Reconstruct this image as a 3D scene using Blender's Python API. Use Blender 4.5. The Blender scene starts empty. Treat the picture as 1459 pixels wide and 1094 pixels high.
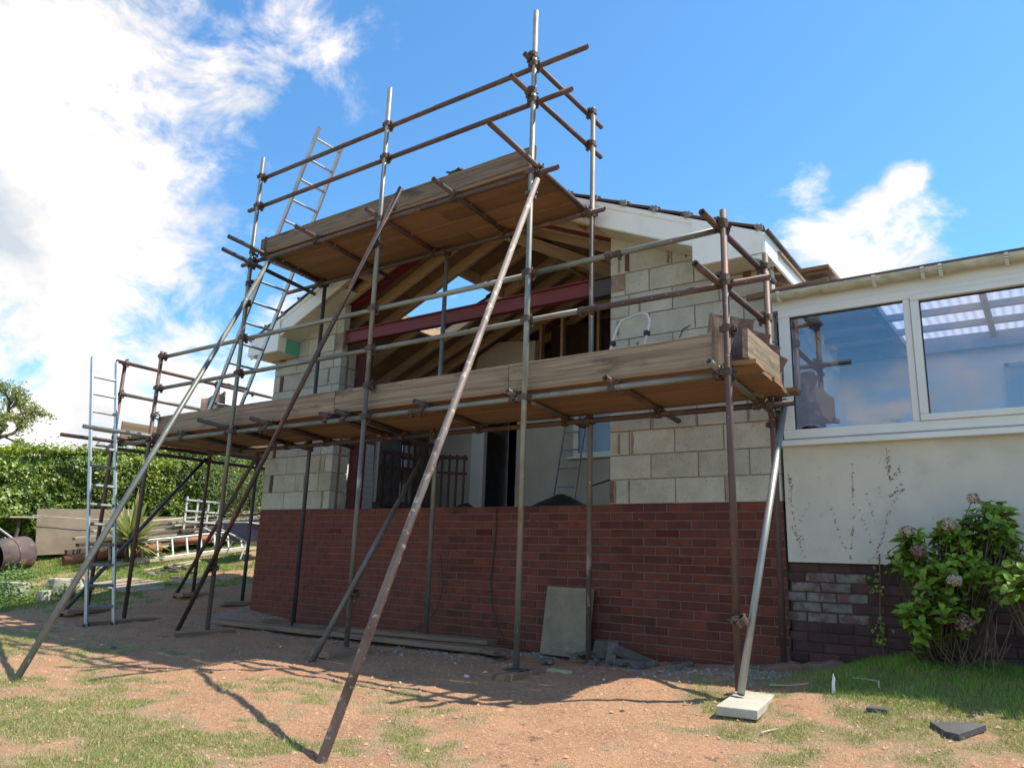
import bpy, math, random
import numpy as np
from mathutils import Vector, Matrix, Quaternion

random.seed(7)
rng = np.random.default_rng(11)
scn = bpy.context.scene
col = scn.collection
R = math.radians

# ---------------------------------------------------------------- camera
CAM = Vector((3.333, -6.300, -0.536))
fw = Vector((-0.56536, 0.79273, 0.22794)).normalized()
ri = Vector((0.81815, 0.57406, 0.03278)).normalized()
up = ri.cross(fw)
cd = bpy.data.cameras.new('camera')
cd.sensor_width = 36.0
cd.lens = 26.44
cd.clip_start = 0.05
cd.clip_end = 2000
cam = bpy.data.objects.new('camera', cd)
col.objects.link(cam)
cam.matrix_world = Matrix(((ri.x, up.x, -fw.x, CAM.x), (ri.y, up.y, -fw.y, CAM.y), (ri.z, up.z, -fw.z, CAM.z), (0, 0, 0, 1)))
scn.camera = cam

# ---------------------------------------------------------------- sky and sun
SUN_DIR = Vector((0.50, 0.33, 1.0)).normalized()
SUN_EL = math.asin(SUN_DIR.z)
SUN_AZ = math.atan2(SUN_DIR.x, SUN_DIR.y)
w = bpy.data.worlds.new('World')
scn.world = w
w.use_nodes = True
nt = w.node_tree
nt.nodes.clear()
N = nt.nodes.new
L = nt.links.new
sky = N('ShaderNodeTexSky')
sky.sky_type = 'NISHITA'
sky.sun_disc = False
sky.sun_elevation = SUN_EL
sky.sun_rotation = SUN_AZ
sky.air_density = 1.0
sky.dust_density = 0.35
sky.ozone_density = 2.0
tc = N('ShaderNodeTexCoord')
CLOUDS = [((-0.831,0.283,0.478),0.160,1.25),((-0.769,0.340,0.541),0.130,1.2),((-0.864,0.364,0.348),0.190,1.3),
((-0.803,0.418,0.426),0.080,0.80),((-0.911,0.345,0.225),0.150,0.90),((-0.856,0.436,0.276),0.100,0.80),((-0.658,0.463,0.594),0.085,0.62),
((-0.637,0.511,0.578),0.060,0.60),((-0.713,0.454,0.535),0.070,0.42),((-0.589,0.530,0.609),0.041,0.35),((-0.742,0.463,0.485),0.040,0.20),
((-0.189,0.876,0.445),0.042,0.9),((-0.141,0.899,0.415),0.048,0.85),((-0.101,0.892,0.441),0.036,0.80),((-0.186,0.912,0.367),0.085,1.0),((-0.135,0.928,0.348),0.075,0.9),
((-0.097,0.927,0.352),0.080,0.80),((-0.284,0.853,0.437),0.025,0.25),((-0.047,0.928,0.369),0.027,0.30),((-0.616,0.716,0.328),0.037,0.30),
((-0.779,0.556,0.289),0.077,0.45),((-0.836,0.506,0.212),0.125,1.05),((-0.905,0.400,0.146),0.150,1.1),((-0.80,0.58,0.13),0.10,0.8),
((-0.95,-0.10,0.30),0.38,0.9),((-0.62,-0.62,0.40),0.42,0.9),((0.15,-0.92,0.28),0.40,0.85),((0.75,-0.55,0.30),0.36,0.85),((0.05,-0.55,0.80),0.28,0.7),((0.75,0.60,0.20),0.2,0.7),((-0.4,-0.3,0.86),0.25,0.6),((0.3,0.93,0.12),0.14,0.7)]  # unseen clouds beyond the frame, enlarged to add neutral fill light
acc = None
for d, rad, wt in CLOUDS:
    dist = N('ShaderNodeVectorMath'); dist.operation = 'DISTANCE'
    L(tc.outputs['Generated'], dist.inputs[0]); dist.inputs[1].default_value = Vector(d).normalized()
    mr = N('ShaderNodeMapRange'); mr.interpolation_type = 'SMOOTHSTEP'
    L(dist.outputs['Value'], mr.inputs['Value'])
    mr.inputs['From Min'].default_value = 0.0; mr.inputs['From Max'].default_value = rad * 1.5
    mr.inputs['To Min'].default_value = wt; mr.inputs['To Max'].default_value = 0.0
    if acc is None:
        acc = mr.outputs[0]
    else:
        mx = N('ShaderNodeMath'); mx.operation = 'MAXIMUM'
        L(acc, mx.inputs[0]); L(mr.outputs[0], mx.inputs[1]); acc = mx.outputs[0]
def wnoise(scale, detail, rough, dist=0.0):
    n = N('ShaderNodeTexNoise'); n.inputs['Scale'].default_value = scale; n.inputs['Detail'].default_value = detail
    n.inputs['Roughness'].default_value = rough; n.inputs['Distortion'].default_value = dist
    mp = N('ShaderNodeMapping'); mp.inputs['Scale'].default_value = (1, 1, 1.5)
    L(tc.outputs['Generated'], mp.inputs[0]); L(mp.outputs[0], n.inputs['Vector'])
    return n.outputs['Fac']
def wmath(op, a, b):
    m = N('ShaderNodeMath'); m.operation = op
    for i, s in enumerate((a, b)):
        if isinstance(s, float): m.inputs[i].default_value = s
        else: L(s, m.inputs[i])
    return m.outputs[0]
n1 = wnoise(9.0, 12.0, 0.62, 0.35)
n2 = wnoise(3.2, 6.0, 0.55)
dens = wmath('ADD', acc, wmath('MULTIPLY', wmath('SUBTRACT', n1, 0.52), 2.9))
dens = wmath('ADD', dens, wmath('MULTIPLY', wmath('SUBTRACT', n2, 0.5), 0.5))
mr = N('ShaderNodeMapRange'); mr.interpolation_type = 'SMOOTHSTEP'
L(dens, mr.inputs['Value'])
mr.inputs['From Min'].default_value = 0.20; mr.inputs['From Max'].default_value = 1.0
mr.inputs['To Min'].default_value = 0.0; mr.inputs['To Max'].default_value = 0.96
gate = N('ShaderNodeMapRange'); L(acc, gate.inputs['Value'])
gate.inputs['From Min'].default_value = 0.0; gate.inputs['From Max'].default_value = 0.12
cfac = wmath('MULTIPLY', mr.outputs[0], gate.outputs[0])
crmp = N('ShaderNodeValToRGB')
crmp.color_ramp.elements[0].position = 0.30; crmp.color_ramp.elements[0].color = (0.50, 0.60, 0.72, 1)
crmp.color_ramp.elements[1].position = 0.56; crmp.color_ramp.elements[1].color = (1.0, 1.0, 1.0, 1)
L(wnoise(5.5, 8.0, 0.6), crmp.inputs['Fac'])
cmul = N('ShaderNodeMixRGB'); cmul.blend_type = 'MULTIPLY'; cmul.inputs[0].default_value = 1.0
cmul.inputs[1].default_value = (6.1, 5.5, 4.95, 1)
L(crmp.outputs[0], cmul.inputs[2])
skt = N('ShaderNodeMixRGB'); skt.blend_type = 'MULTIPLY'; skt.inputs[0].default_value = 1.0
skt.inputs[2].default_value = (0.58, 0.96, 1.14, 1)
L(sky.outputs[0], skt.inputs[1])
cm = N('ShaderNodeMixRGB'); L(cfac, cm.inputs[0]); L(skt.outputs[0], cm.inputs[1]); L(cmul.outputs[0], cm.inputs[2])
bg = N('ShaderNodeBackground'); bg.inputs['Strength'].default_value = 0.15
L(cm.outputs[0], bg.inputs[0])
wo = N('ShaderNodeOutputWorld'); L(bg.outputs[0], wo.inputs[0])

sd = bpy.data.lights.new('sun', 'SUN')
sd.energy = 5.0
sd.angle = R(0.53)
sd.color = (1.0, 0.94, 0.82)
sun = bpy.data.objects.new('sun', sd)
sun.rotation_euler = SUN_DIR.to_track_quat('Z', 'Y').to_euler()
sun.location = (10, 8, 20)
col.objects.link(sun)

scn.view_settings.view_transform = 'Standard'
scn.view_settings.look = 'None'
scn.view_settings.gamma = 1
scn.view_settings.use_curve_mapping = False
scn.view_settings.exposure = 0.62
scn.cycles.max_bounces = 8
scn.cycles.transparent_max_bounces = 12

# ---------------------------------------------------------------- helpers: materials
MATS = {}
def mat(name, c1, c2=None, scale=6.0, detail=6.0, rough=0.8, bump=0.15, metal=0.0, stretch=(1, 1, 1), rnd=0.12,
        c3=None, s3=3.0, t3=(0.55, 0.68), bscale=None, spec=0.5, trans=0.0, bdist=0.01, c4=None, s4=60.0, t4=(0.6, 0.7), stretch3=None, tint=False):
    if name in MATS: return MATS[name]
    m = bpy.data.materials.new(name); m.use_nodes = True
    nt = m.node_tree; nt.nodes.clear()
    N = nt.nodes.new; L = nt.links.new
    out = N('ShaderNodeOutputMaterial'); b = N('ShaderNodeBsdfPrincipled')
    tc = N('ShaderNodeTexCoord'); oi = N('ShaderNodeObjectInfo')
    sc = N('ShaderNodeVectorMath'); sc.operation = 'SCALE'; sc.inputs['Scale'].default_value = 57.3
    cmb = N('ShaderNodeCombineXYZ')
    for i in range(3): L(oi.outputs['Random'], cmb.inputs[i])
    L(cmb.outputs[0], sc.inputs[0])
    add = N('ShaderNodeVectorMath'); add.operation = 'ADD'
    L(tc.outputs['Object'], add.inputs[0]); L(sc.outputs[0], add.inputs[1])
    def noise(s, d, st):
        mp = N('ShaderNodeMapping'); mp.inputs['Scale'].default_value = st
        L(add.outputs[0], mp.inputs[0])
        n = N('ShaderNodeTexNoise'); n.inputs['Scale'].default_value = s; n.inputs['Detail'].default_value = d
        n.inputs['Roughness'].default_value = 0.62
        L(mp.outputs[0], n.inputs['Vector']); return n
    def rng_(src, lo, hi):
        r = N('ShaderNodeMapRange'); r.interpolation_type = 'SMOOTHSTEP'; L(src, r.inputs['Value'])
        r.inputs['From Min'].default_value = lo; r.inputs['From Max'].default_value = hi
        return r.outputs[0]
    c2 = c2 or tuple(x * 0.7 for x in c1)
    n = noise(scale, detail, stretch)
    mx = N('ShaderNodeMixRGB'); L(rng_(n.outputs['Fac'], 0.32, 0.68), mx.inputs[0])
    mx.inputs[1].default_value = (*c1, 1); mx.inputs[2].default_value = (*c2, 1)
    cur = mx.outputs[0]
    if c3:
        n3 = noise(s3, 5.0, stretch3 or stretch)
        m3 = N('ShaderNodeMixRGB'); L(rng_(n3.outputs['Fac'], *t3), m3.inputs[0]); L(cur, m3.inputs[1]); m3.inputs[2].default_value = (*c3, 1); cur = m3.outputs[0]
    if c4:
        n4 = noise(s4, 3.0, (1, 1, 1))
        m4 = N('ShaderNodeMixRGB'); L(rng_(n4.outputs['Fac'], *t4), m4.inputs[0]); L(cur, m4.inputs[1]); m4.inputs[2].default_value = (*c4, 1); cur = m4.outputs[0]
    if tint:
        at = N('ShaderNodeAttribute'); at.attribute_name = 'tint'
        rm = N('ShaderNodeMapRange'); L(at.outputs['Fac'], rm.inputs['Value'])
        rm.inputs['To Min'].default_value = 0.0; rm.inputs['To Max'].default_value = 1.0
        mt = N('ShaderNodeMixRGB'); L(rm.outputs[0], mt.inputs[0]); L(cur, mt.inputs[1]); mt.inputs[2].default_value = (*tint, 1); cur = mt.outputs[0]
    if rnd:
        hs = N('ShaderNodeHueSaturation')
        r = N('ShaderNodeMapRange'); L(oi.outputs['Random'], r.inputs['Value'])
        r.inputs['To Min'].default_value = 1 - rnd; r.inputs['To Max'].default_value = 1 + rnd
        L(r.outputs[0], hs.inputs['Value']); L(cur, hs.inputs['Color']); cur = hs.outputs[0]
    L(cur, b.inputs['Base Color'])
    b.inputs['Roughness'].default_value = rough
    b.inputs['Metallic'].default_value = metal
    b.inputs['Specular IOR Level'].default_value = spec
    if bump:
        nb = noise(bscale or scale * 5, 6.0, stretch)
        bp = N('ShaderNodeBump'); bp.inputs['Strength'].default_value = bump; bp.inputs['Distance'].default_value = bdist
        L(nb.outputs['Fac'], bp.inputs['Height']); L(bp.outputs[0], b.inputs['Normal'])
    if trans:
        tr = N('ShaderNodeBsdfTranslucent'); L(cur, tr.inputs[0])
        ms = N('ShaderNodeMixShader'); ms.inputs[0].default_value = trans
        L(b.outputs[0], ms.inputs[1]); L(tr.outputs[0], ms.inputs[2]); L(ms.outputs[0], out.inputs[0])
    else:
        L(b.outputs[0], out.inputs[0])
    MATS[name] = m
    return m

BRICK = mat('red_brick', (0.150, 0.038, 0.022), (0.105, 0.029, 0.019), scale=7, rough=0.9, bump=0.5, bscale=70, bdist=0.004, rnd=0.30, c3=(0.065, 0.022, 0.022), s3=5, t3=(0.56, 0.8), c4=(0.16, 0.07, 0.055), s4=120, t4=(0.62, 0.75))
OLDBRICK = mat('old_brick', (0.095, 0.042, 0.034), (0.06, 0.030, 0.028), scale=9, rough=0.9, bump=0.6, bscale=60, rnd=0.35, c3=(0.08, 0.05, 0.05), s3=5)
PAINTBRICK = mat('flaking_white_brick', (0.22, 0.205, 0.18), (0.13, 0.11, 0.095), scale=9, rough=0.9, bump=0.6, bscale=60, rnd=0.15, c3=(0.14, 0.075, 0.06), s3=11, t3=(0.48, 0.58))
MORTAR = mat('brick_mortar', (0.21, 0.128, 0.094), (0.155, 0.092, 0.070), scale=9, rough=0.95, bump=0.6, bscale=90, rnd=0)
OLDMORTAR = mat('old_mortar', (0.085, 0.055, 0.046), (0.05, 0.034, 0.03), scale=9, rough=0.95, bump=0.6, bscale=90, rnd=0)
BLOCK = mat('concrete_block', (0.49, 0.475, 0.395), (0.40, 0.385, 0.315), scale=5, rough=0.95, bump=1.0, bscale=85, bdist=0.006, rnd=0.12, c3=(0.33, 0.30, 0.205), s3=2.6, t3=(0.55, 0.75), c4=(0.15, 0.15, 0.13), s4=75, t4=(0.62, 0.70))
BLOCKMORTAR = mat('red_sand_mortar', (0.34, 0.255, 0.19), (0.25, 0.18, 0.135), scale=7, rough=0.95, bump=0.7, bscale=70, rnd=0, c3=(0.21, 0.175, 0.135), s3=9, t3=(0.45,0.6))
SLIP = mat('brick_slip', (0.165, 0.075, 0.048), (0.12, 0.055, 0.040), scale=8, rough=0.92, bump=0.5, rnd=0.2)
RUST = mat('rusty_tube', (0.125, 0.080, 0.070), (0.075, 0.050, 0.048), scale=5, rough=0.62, bump=0.2, metal=0.25, rnd=0.15, stretch=(1, 1, 0.35), c3=(0.22, 0.105, 0.055), s3=10, t3=(0.50, 0.70), c4=(0.36, 0.32, 0.28), s4=30, t4=(0.67, 0.73))
SUNLIT = mat('sunlit_galvanised_tube', (0.36, 0.36, 0.33), (0.26, 0.26, 0.24), scale=6, rough=0.42, bump=0.1, metal=0.4, rnd=0, stretch=(1, 1, .4), c4=(0.2, 0.19, 0.17), s4=30, t4=(0.68, 0.74))  # lighter galvanised copy; sunlight on one raker is put into its colour
GALV = mat('galvanised_tube', (0.25, 0.255, 0.22), (0.155, 0.16, 0.14), scale=6, rough=0.50, bump=0.12, metal=0.45, rnd=0.15, stretch=(1, 1, 0.4), c3=(0.20, 0.15, 0.10), s3=7, t3=(0.52, 0.68), c4=(0.46, 0.44, 0.39), s4=26, t4=(0.66, 0.73))
MIXT = mat('weathered_tube', (0.175, 0.15, 0.12), (0.11, 0.095, 0.08), scale=6, rough=0.58, bump=0.25, metal=0.3, rnd=0.15, stretch=(1, 1, 0.3), c3=(0.36, 0.34, 0.29), s3=8, t3=(0.56, 0.7), c4=(0.46, 0.36, 0.22), s4=26, t4=(0.66, 0.74))
TANT = mat('tan_tube', (0.27, 0.215, 0.18), (0.19, 0.145, 0.125), scale=6, rough=0.62, bump=0.3, metal=0.2, rnd=0.05, stretch=(1, 1, 0.3), c3=(0.14, 0.095, 0.08), s3=7, t3=(0.5, 0.66), c4=(0.50, 0.42, 0.34), s4=22, t4=(0.57, 0.68))
DARKT = mat('dark_tube', (0.085, 0.085, 0.09), (0.05, 0.05, 0.055), scale=6, rough=0.5, bump=0.2, metal=0.35, rnd=0.1, stretch=(1, 1, 0.3), c3=(0.13, 0.085, 0.065), s3=6)
COUP = mat('rusty_coupler', (0.13, 0.080, 0.060), (0.075, 0.055, 0.048), scale=25, rough=0.65, bump=0.4, metal=0.35, rnd=0.2, c3=(0.24, 0.20, 0.15), s3=18, t3=(0.6, 0.7))
WOOD = mat('weathered_board', (0.30, 0.225, 0.15), (0.155, 0.112, 0.072), scale=5.5, rough=0.85, bump=0.7, stretch=(0.22, 6, 6), rnd=0.14, bscale=16, bdist=0.004, c3=(0.10, 0.075, 0.045), s3=2.4, t3=(0.52, 0.70), stretch3=(0.8, 2.5, 2.5), c4=(0.05, 0.037, 0.025), s4=11, t4=(0.66, 0.80))
DWOOD = mat('dark_weathered_board', (0.22, 0.16, 0.105), (0.12, 0.085, 0.055), scale=5.5, rough=0.9, bump=0.7, stretch=(0.22, 6, 6), rnd=0.1, bscale=16, bdist=0.004, c3=(0.07, 0.05, 0.035), s3=2.4, t3=(0.52, 0.70), stretch3=(0.8, 2.5, 2.5))
DECK = mat('scaffold_board', (0.26, 0.150, 0.078), (0.20, 0.115, 0.060), scale=2.5, rough=0.85, bump=0.45, stretch=(0.5, 3, 3), rnd=0.22, bscale=16, bdist=0.004, c3=(0.20, 0.15, 0.11), s3=2.0, t3=(0.55, 0.74), stretch3=(0.7, 2.5, 2.5))
GREYWOOD = mat('grey_plank', (0.25, 0.165, 0.105), (0.155, 0.105, 0.07), scale=3.0, rough=0.9, bump=0.5, stretch=(0.6, 7, 7), rnd=0.25, bscale=16, c3=(0.12, 0.09, 0.07), s3=2.5)
PINE = mat('new_pine', (0.56, 0.41, 0.25), (0.44, 0.31, 0.18), scale=3.5, rough=0.7, bump=0.25, stretch=(0.5, 8, 8), rnd=0.12, bscale=14, c3=(0.34, 0.22, 0.12), s3=3, t3=(0.6, 0.75))
UPVC = mat('white_upvc', (0.80, 0.80, 0.74), (0.76, 0.76, 0.70), scale=2.5, rough=0.38, bump=0.02, rnd=0.02, c3=(0.66, 0.66, 0.58), s3=2.2, t3=(0.58, 0.8))
UPVCOLD = mat('old_upvc', (0.66, 0.68, 0.65), (0.60, 0.62, 0.59), scale=2, rough=0.45, bump=0.02, rnd=0.02, c3=(0.46, 0.47, 0.40), s3=3, t3=(0.64, 0.82))
SOFFIT = mat('soffit_board', (0.66, 0.63, 0.52), (0.55, 0.53, 0.43), scale=3, rough=0.6, bump=0.05, rnd=0.02)
GREEN = mat('green_plastic', (0.12, 0.42, 0.30), (0.10, 0.36, 0.26), scale=4, rough=0.5, bump=0.02, rnd=0)
RENDER = mat('cream_render', (0.58, 0.55, 0.46), (0.51, 0.495, 0.42), scale=2.2, rough=0.95, bump=0.5, bscale=130, bdist=0.003, rnd=0, c3=(0.46, 0.44, 0.365), s3=2.1, t3=(0.50, 0.72), c4=(0.45, 0.41, 0.33), s4=11, t4=(0.66, 0.75))
PLASTER = mat('pale_plaster', (0.58, 0.53, 0.43), (0.50, 0.46, 0.37), scale=2.2, rough=0.95, bump=0.3, bscale=70, rnd=0)
REDSTEEL = mat('red_oxide_steel', (0.20, 0.022, 0.024), (0.15, 0.019, 0.021), scale=4, rough=0.5, bump=0.1, metal=0.0, rnd=0.03, c3=(0.14, 0.035, 0.035), s3=5)
GREYSTEEL = mat('bare_steel', (0.085, 0.065, 0.055), (0.055, 0.045, 0.04), scale=4, rough=0.6, bump=0.15, metal=0.3, rnd=0)
MEMBRANE = mat('red_roof_membrane', (0.11, 0.022, 0.02), (0.08, 0.018, 0.018), scale=3, rough=0.7, bump=0.2, rnd=0)
SHEATH = mat('roof_sheathing', (0.30, 0.185, 0.105), (0.22, 0.135, 0.08), scale=5, rough=0.8, bump=0.2, stretch=(1, 0.3, 1), rnd=0)
TILE = mat('concrete_roof_tile', (0.085, 0.060, 0.052), (0.055, 0.042, 0.038), scale=12, rough=0.8, bump=0.4, bscale=90, rnd=0.2, c3=(0.13, 0.10, 0.085), s3=6)
BROWNTILE = mat('brown_roof_tile', (0.20, 0.130, 0.100), (0.14, 0.095, 0.075), scale=12, rough=0.85, bump=0.4, bscale=90, rnd=0.15, c3=(0.26, 0.19, 0.14), s3=6)
CLIP = mat('grey_verge_clip', (0.24, 0.23, 0.21), (0.15, 0.14, 0.13), scale=20, rough=0.6, bump=0.1, rnd=0.15)
ALU = mat('aluminium', (0.47, 0.48, 0.48), (0.36, 0.37, 0.37), scale=9, rough=0.36, bump=0.04, metal=0.75, rnd=0.05, c3=(0.36, 0.37, 0.38), s3=12, t3=(0.6, 0.75))
ALUW = mat('pale_aluminium', (0.62, 0.63, 0.62), (0.50, 0.51, 0.50), scale=9, rough=0.45, bump=0.04, metal=0.25, rnd=0.05)
WHITEP = mat('white_paint', (0.56, 0.56, 0.52), (0.44, 0.44, 0.40), scale=7, rough=0.6, bump=0.1, rnd=0.05)
TARP = mat('black_tarpaulin', (0.022, 0.024, 0.028), (0.014, 0.015, 0.018), scale=8, rough=0.42, bump=0.5, bscale=14, bdist=0.03, rnd=0)
FOIL = mat('foil_insulation', (0.86, 0.88, 0.90), (0.78, 0.80, 0.83), scale=3, rough=0.45, bump=0.1, metal=0.15, rnd=0)
SLABC = mat('concrete_slab', (0.25, 0.20, 0.135), (0.19, 0.155, 0.108), scale=7, rough=0.95, bump=0.5, bscale=90, rnd=0.12, c3=(0.16, 0.13, 0.09), s3=3, t3=(0.55, 0.75))
SLABT = mat('sandy_slab', (0.36, 0.27, 0.19), (0.29, 0.215, 0.15), scale=7, rough=0.95, bump=0.5, bscale=90, rnd=0.1)
SLABL = mat('pale_paving_slab', (0.44, 0.405, 0.33), (0.36, 0.335, 0.27), scale=7, rough=0.95, bump=0.5, bscale=90, rnd=0.1)
RUBBLE = mat('grey_broken_tile', (0.165, 0.135, 0.112), (0.105, 0.088, 0.075), scale=12, rough=0.92, bump=0.6, bscale=80, rnd=0.3, c3=(0.20, 0.17, 0.15), s3=8)
STONE = mat('pale_stone', (0.52, 0.48, 0.38), (0.36, 0.33, 0.26), scale=7, rough=0.95, bump=0.7, bscale=45, rnd=0.15, c3=(0.20, 0.22, 0.13), s3=5, t3=(0.55, 0.7))
SLATE = mat('slate_fragment', (0.085, 0.082, 0.082), (0.055, 0.053, 0.055), scale=7, rough=0.72, bump=0.4, bscale=50, rnd=0, c3=(0.40, 0.38, 0.35), s3=7, t3=(0.62, 0.66))
DRUM = mat('rusty_drum', (0.13, 0.09, 0.08), (0.085, 0.06, 0.055), scale=6, rough=0.8, bump=0.3, rnd=0, c3=(0.27, 0.15, 0.10), s3=5)
CLAY = mat('orange_clay_pipe', (0.30, 0.105, 0.05), (0.24, 0.085, 0.042), scale=5, rough=0.6, bump=0.1, rnd=0)
BOARDGREY = mat('grey_sheet', (0.25, 0.19, 0.13), (0.19, 0.145, 0.10), scale=2.5, rough=0.9, bump=0.2, rnd=0)
BARK = mat('bark', (0.13, 0.095, 0.065), (0.075, 0.055, 0.04), scale=14, rough=0.95, bump=0.6, stretch=(1, 1, 0.3), rnd=0.1)
BLUE = mat('blue_barrow_paint', (0.06, 0.075, 0.20), (0.045, 0.055, 0.14), scale=6, rough=0.5, bump=0.1, rnd=0)
BLACK = mat('black_rubber', (0.02, 0.02, 0.02), (0.03, 0.03, 0.03), scale=9, rough=0.7, bump=0.2, rnd=0)
DARKWOOD = mat('dark_stained_wood', (0.10, 0.045, 0.032), (0.065, 0.032, 0.025), scale=4, rough=0.6, bump=0.2, stretch=(1, 1, 0.3), rnd=0.1)
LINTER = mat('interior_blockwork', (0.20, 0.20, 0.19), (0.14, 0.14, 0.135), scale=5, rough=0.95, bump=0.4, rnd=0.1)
GLOOM = mat('painted_gloom', (0.05, 0.035, 0.03), (0.03, 0.022, 0.02), scale=5, rough=0.9, bump=0.1, rnd=0)  # near-black colour standing in for the shade of the unlit room
REDJUNK = mat('red_cloth', (0.22, 0.03, 0.04), (0.12, 0.02, 0.03), scale=9, rough=0.9, bump=0.4, rnd=0.2)
YELJUNK = mat('yellow_strip', (0.40, 0.28, 0.05), (0.26, 0.18, 0.04), scale=9, rough=0.8, bump=0.1, rnd=0)
PAPER = mat('white_scrap', (0.75, 0.76, 0.78), (0.66, 0.68, 0.72), scale=9, rough=0.7, bump=0.1, rnd=0.05)
OFFCUT = mat('green_treated_wood', (0.42, 0.42, 0.24), (0.34, 0.34, 0.19), scale=5, rough=0.8, bump=0.2, rnd=0)
HLEAF = mat('hedge_leaf', (0.070, 0.145, 0.012), (0.035, 0.078, 0.010), scale=2.5, rough=0.42, bump=0.0, rnd=0, trans=0.30, tint=(0.34, 0.42, 0.04), spec=0.6)
FLEAF = mat('fine_leaf', (0.075, 0.125, 0.022), (0.05, 0.095, 0.018), scale=2.0, rough=0.5, bump=0.0, rnd=0, trans=0.32, tint=(0.20, 0.26, 0.045))
TLEAF = mat('willow_leaf', (0.26, 0.31, 0.06), (0.19, 0.24, 0.05), scale=2.0, rough=0.5, bump=0.0, rnd=0, trans=0.5, tint=(0.42, 0.44, 0.14))
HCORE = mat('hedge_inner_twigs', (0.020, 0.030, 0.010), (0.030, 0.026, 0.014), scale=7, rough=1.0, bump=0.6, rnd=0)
YLEAF = mat('hydrangea_leaf', (0.17, 0.28, 0.022), (0.09, 0.17, 0.016), scale=9, rough=0.5, bump=0.15, bscale=40, rnd=0, trans=0.25, tint=(0.26, 0.38, 0.04), spec=0.35)
CLEAF = mat('cordyline_leaf', (0.27, 0.33, 0.06), (0.19, 0.26, 0.05), scale=4, rough=0.45, bump=0.0, rnd=0, trans=0.25, tint=(0.42, 0.40, 0.16))
WLEAF = mat('weed_leaf', (0.10, 0.20, 0.03), (0.07, 0.15, 0.02), scale=4, rough=0.5, bump=0.0, rnd=0, trans=0.25, tint=(0.16, 0.26, 0.07))
FLOWER = mat('dead_flower_petal', (0.52, 0.44, 0.31), (0.38, 0.31, 0.21), scale=14, rough=0.9, bump=0.1, rnd=0.1, trans=0.2, tint=(0.62, 0.54, 0.42))
DFLOWER = mat('brown_flower_petal', (0.16, 0.085, 0.06), (0.11, 0.06, 0.045), scale=14, rough=0.9, bump=0.1, rnd=0.1, tint=(0.28, 0.20, 0.15))
BLADE = mat('grass_blade', (0.19, 0.34, 0.026), (0.135, 0.25, 0.022), scale=1.6, rough=0.55, bump=0.0, rnd=0, trans=0.25, tint=(0.50, 0.40, 0.20))
TWIG = mat('dried_climber', (0.14, 0.095, 0.06), (0.22, 0.165, 0.11), scale=30, rough=0.95, bump=0.2, rnd=0)

def glass_mat():
    m = bpy.data.materials.new('window_glass'); m.use_nodes = True
    nt = m.node_tree; nt.nodes.clear(); N = nt.nodes.new; L = nt.links.new
    out = N('ShaderNodeOutputMaterial'); tr = N('ShaderNodeBsdfTransparent'); tr.inputs[0].default_value = (0.90, 0.92, 0.93, 1)
    gl = N('ShaderNodeBsdfGlossy'); gl.inputs['Roughness'].default_value = 0.0; gl.inputs[0].default_value = (0.95, 0.97, 1.0, 1)
    fr = N('ShaderNodeFresnel'); fr.inputs['IOR'].default_value = 1.75
    mul = N('ShaderNodeMath'); mul.operation = 'MULTIPLY_ADD'; mul.inputs[1].default_value = 1.0; mul.inputs[2].default_value = 0.04; mul.use_clamp = True
    mx = N('ShaderNodeMixShader'); L(fr.outputs[0], mul.inputs[0]); L(mul.outputs[0], mx.inputs[0]); L(tr.outputs[0], mx.inputs[1]); L(gl.outputs[0], mx.inputs[2]); L(mx.outputs[0], out.inputs[0])
    return m
GLASS = glass_mat()
def corr_mat():
    m = bpy.data.materials.new('translucent_corrugated_sheet'); m.use_nodes = True
    nt = m.node_tree; nt.nodes.clear(); N = nt.nodes.new; L = nt.links.new
    out = N('ShaderNodeOutputMaterial'); d = N('ShaderNodeBsdfDiffuse'); d.inputs[0].default_value = (0.45, 0.47, 0.62, 1)
    t = N('ShaderNodeBsdfTranslucent'); t.inputs[0].default_value = (0.47, 0.50, 0.66, 1)
    mx = N('ShaderNodeMixShader'); mx.inputs[0].default_value = 0.6; L(d.outputs[0], mx.inputs[1]); L(t.outputs[0], mx.inputs[2]); L(mx.outputs[0], out.inputs[0])
    return m
CORR = corr_mat()

# ---------------------------------------------------------------- helpers: geometry
WL = {}
def link(name, mesh, parent=None, loc=(0, 0, 0), rot=None, kind=None):
    o = bpy.data.objects.new(name, mesh)
    col.objects.link(o)
    loc = Vector(loc)
    if parent is not None:
        o.parent = parent
        o.location = loc - WL[parent.name]
    else:
        o.location = loc
    WL[o.name] = loc
    if rot is not None:
        o.rotation_mode = 'QUATERNION'; o.rotation_quaternion = rot
    if kind: o['kind'] = kind
    return o
def tag(o, label, cat, group=None):
    o['label'] = label; o['category'] = cat
    if group: o['group'] = group
    return o
def thing(name, label, cat, loc=(0, 0, 0), group=None):
    o = bpy.data.objects.new(name, None); col.objects.link(o)
    o.empty_display_size = 0.2
    o.location = loc; WL[o.name] = Vector(loc)
    return tag(o, label, cat, group)

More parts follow.
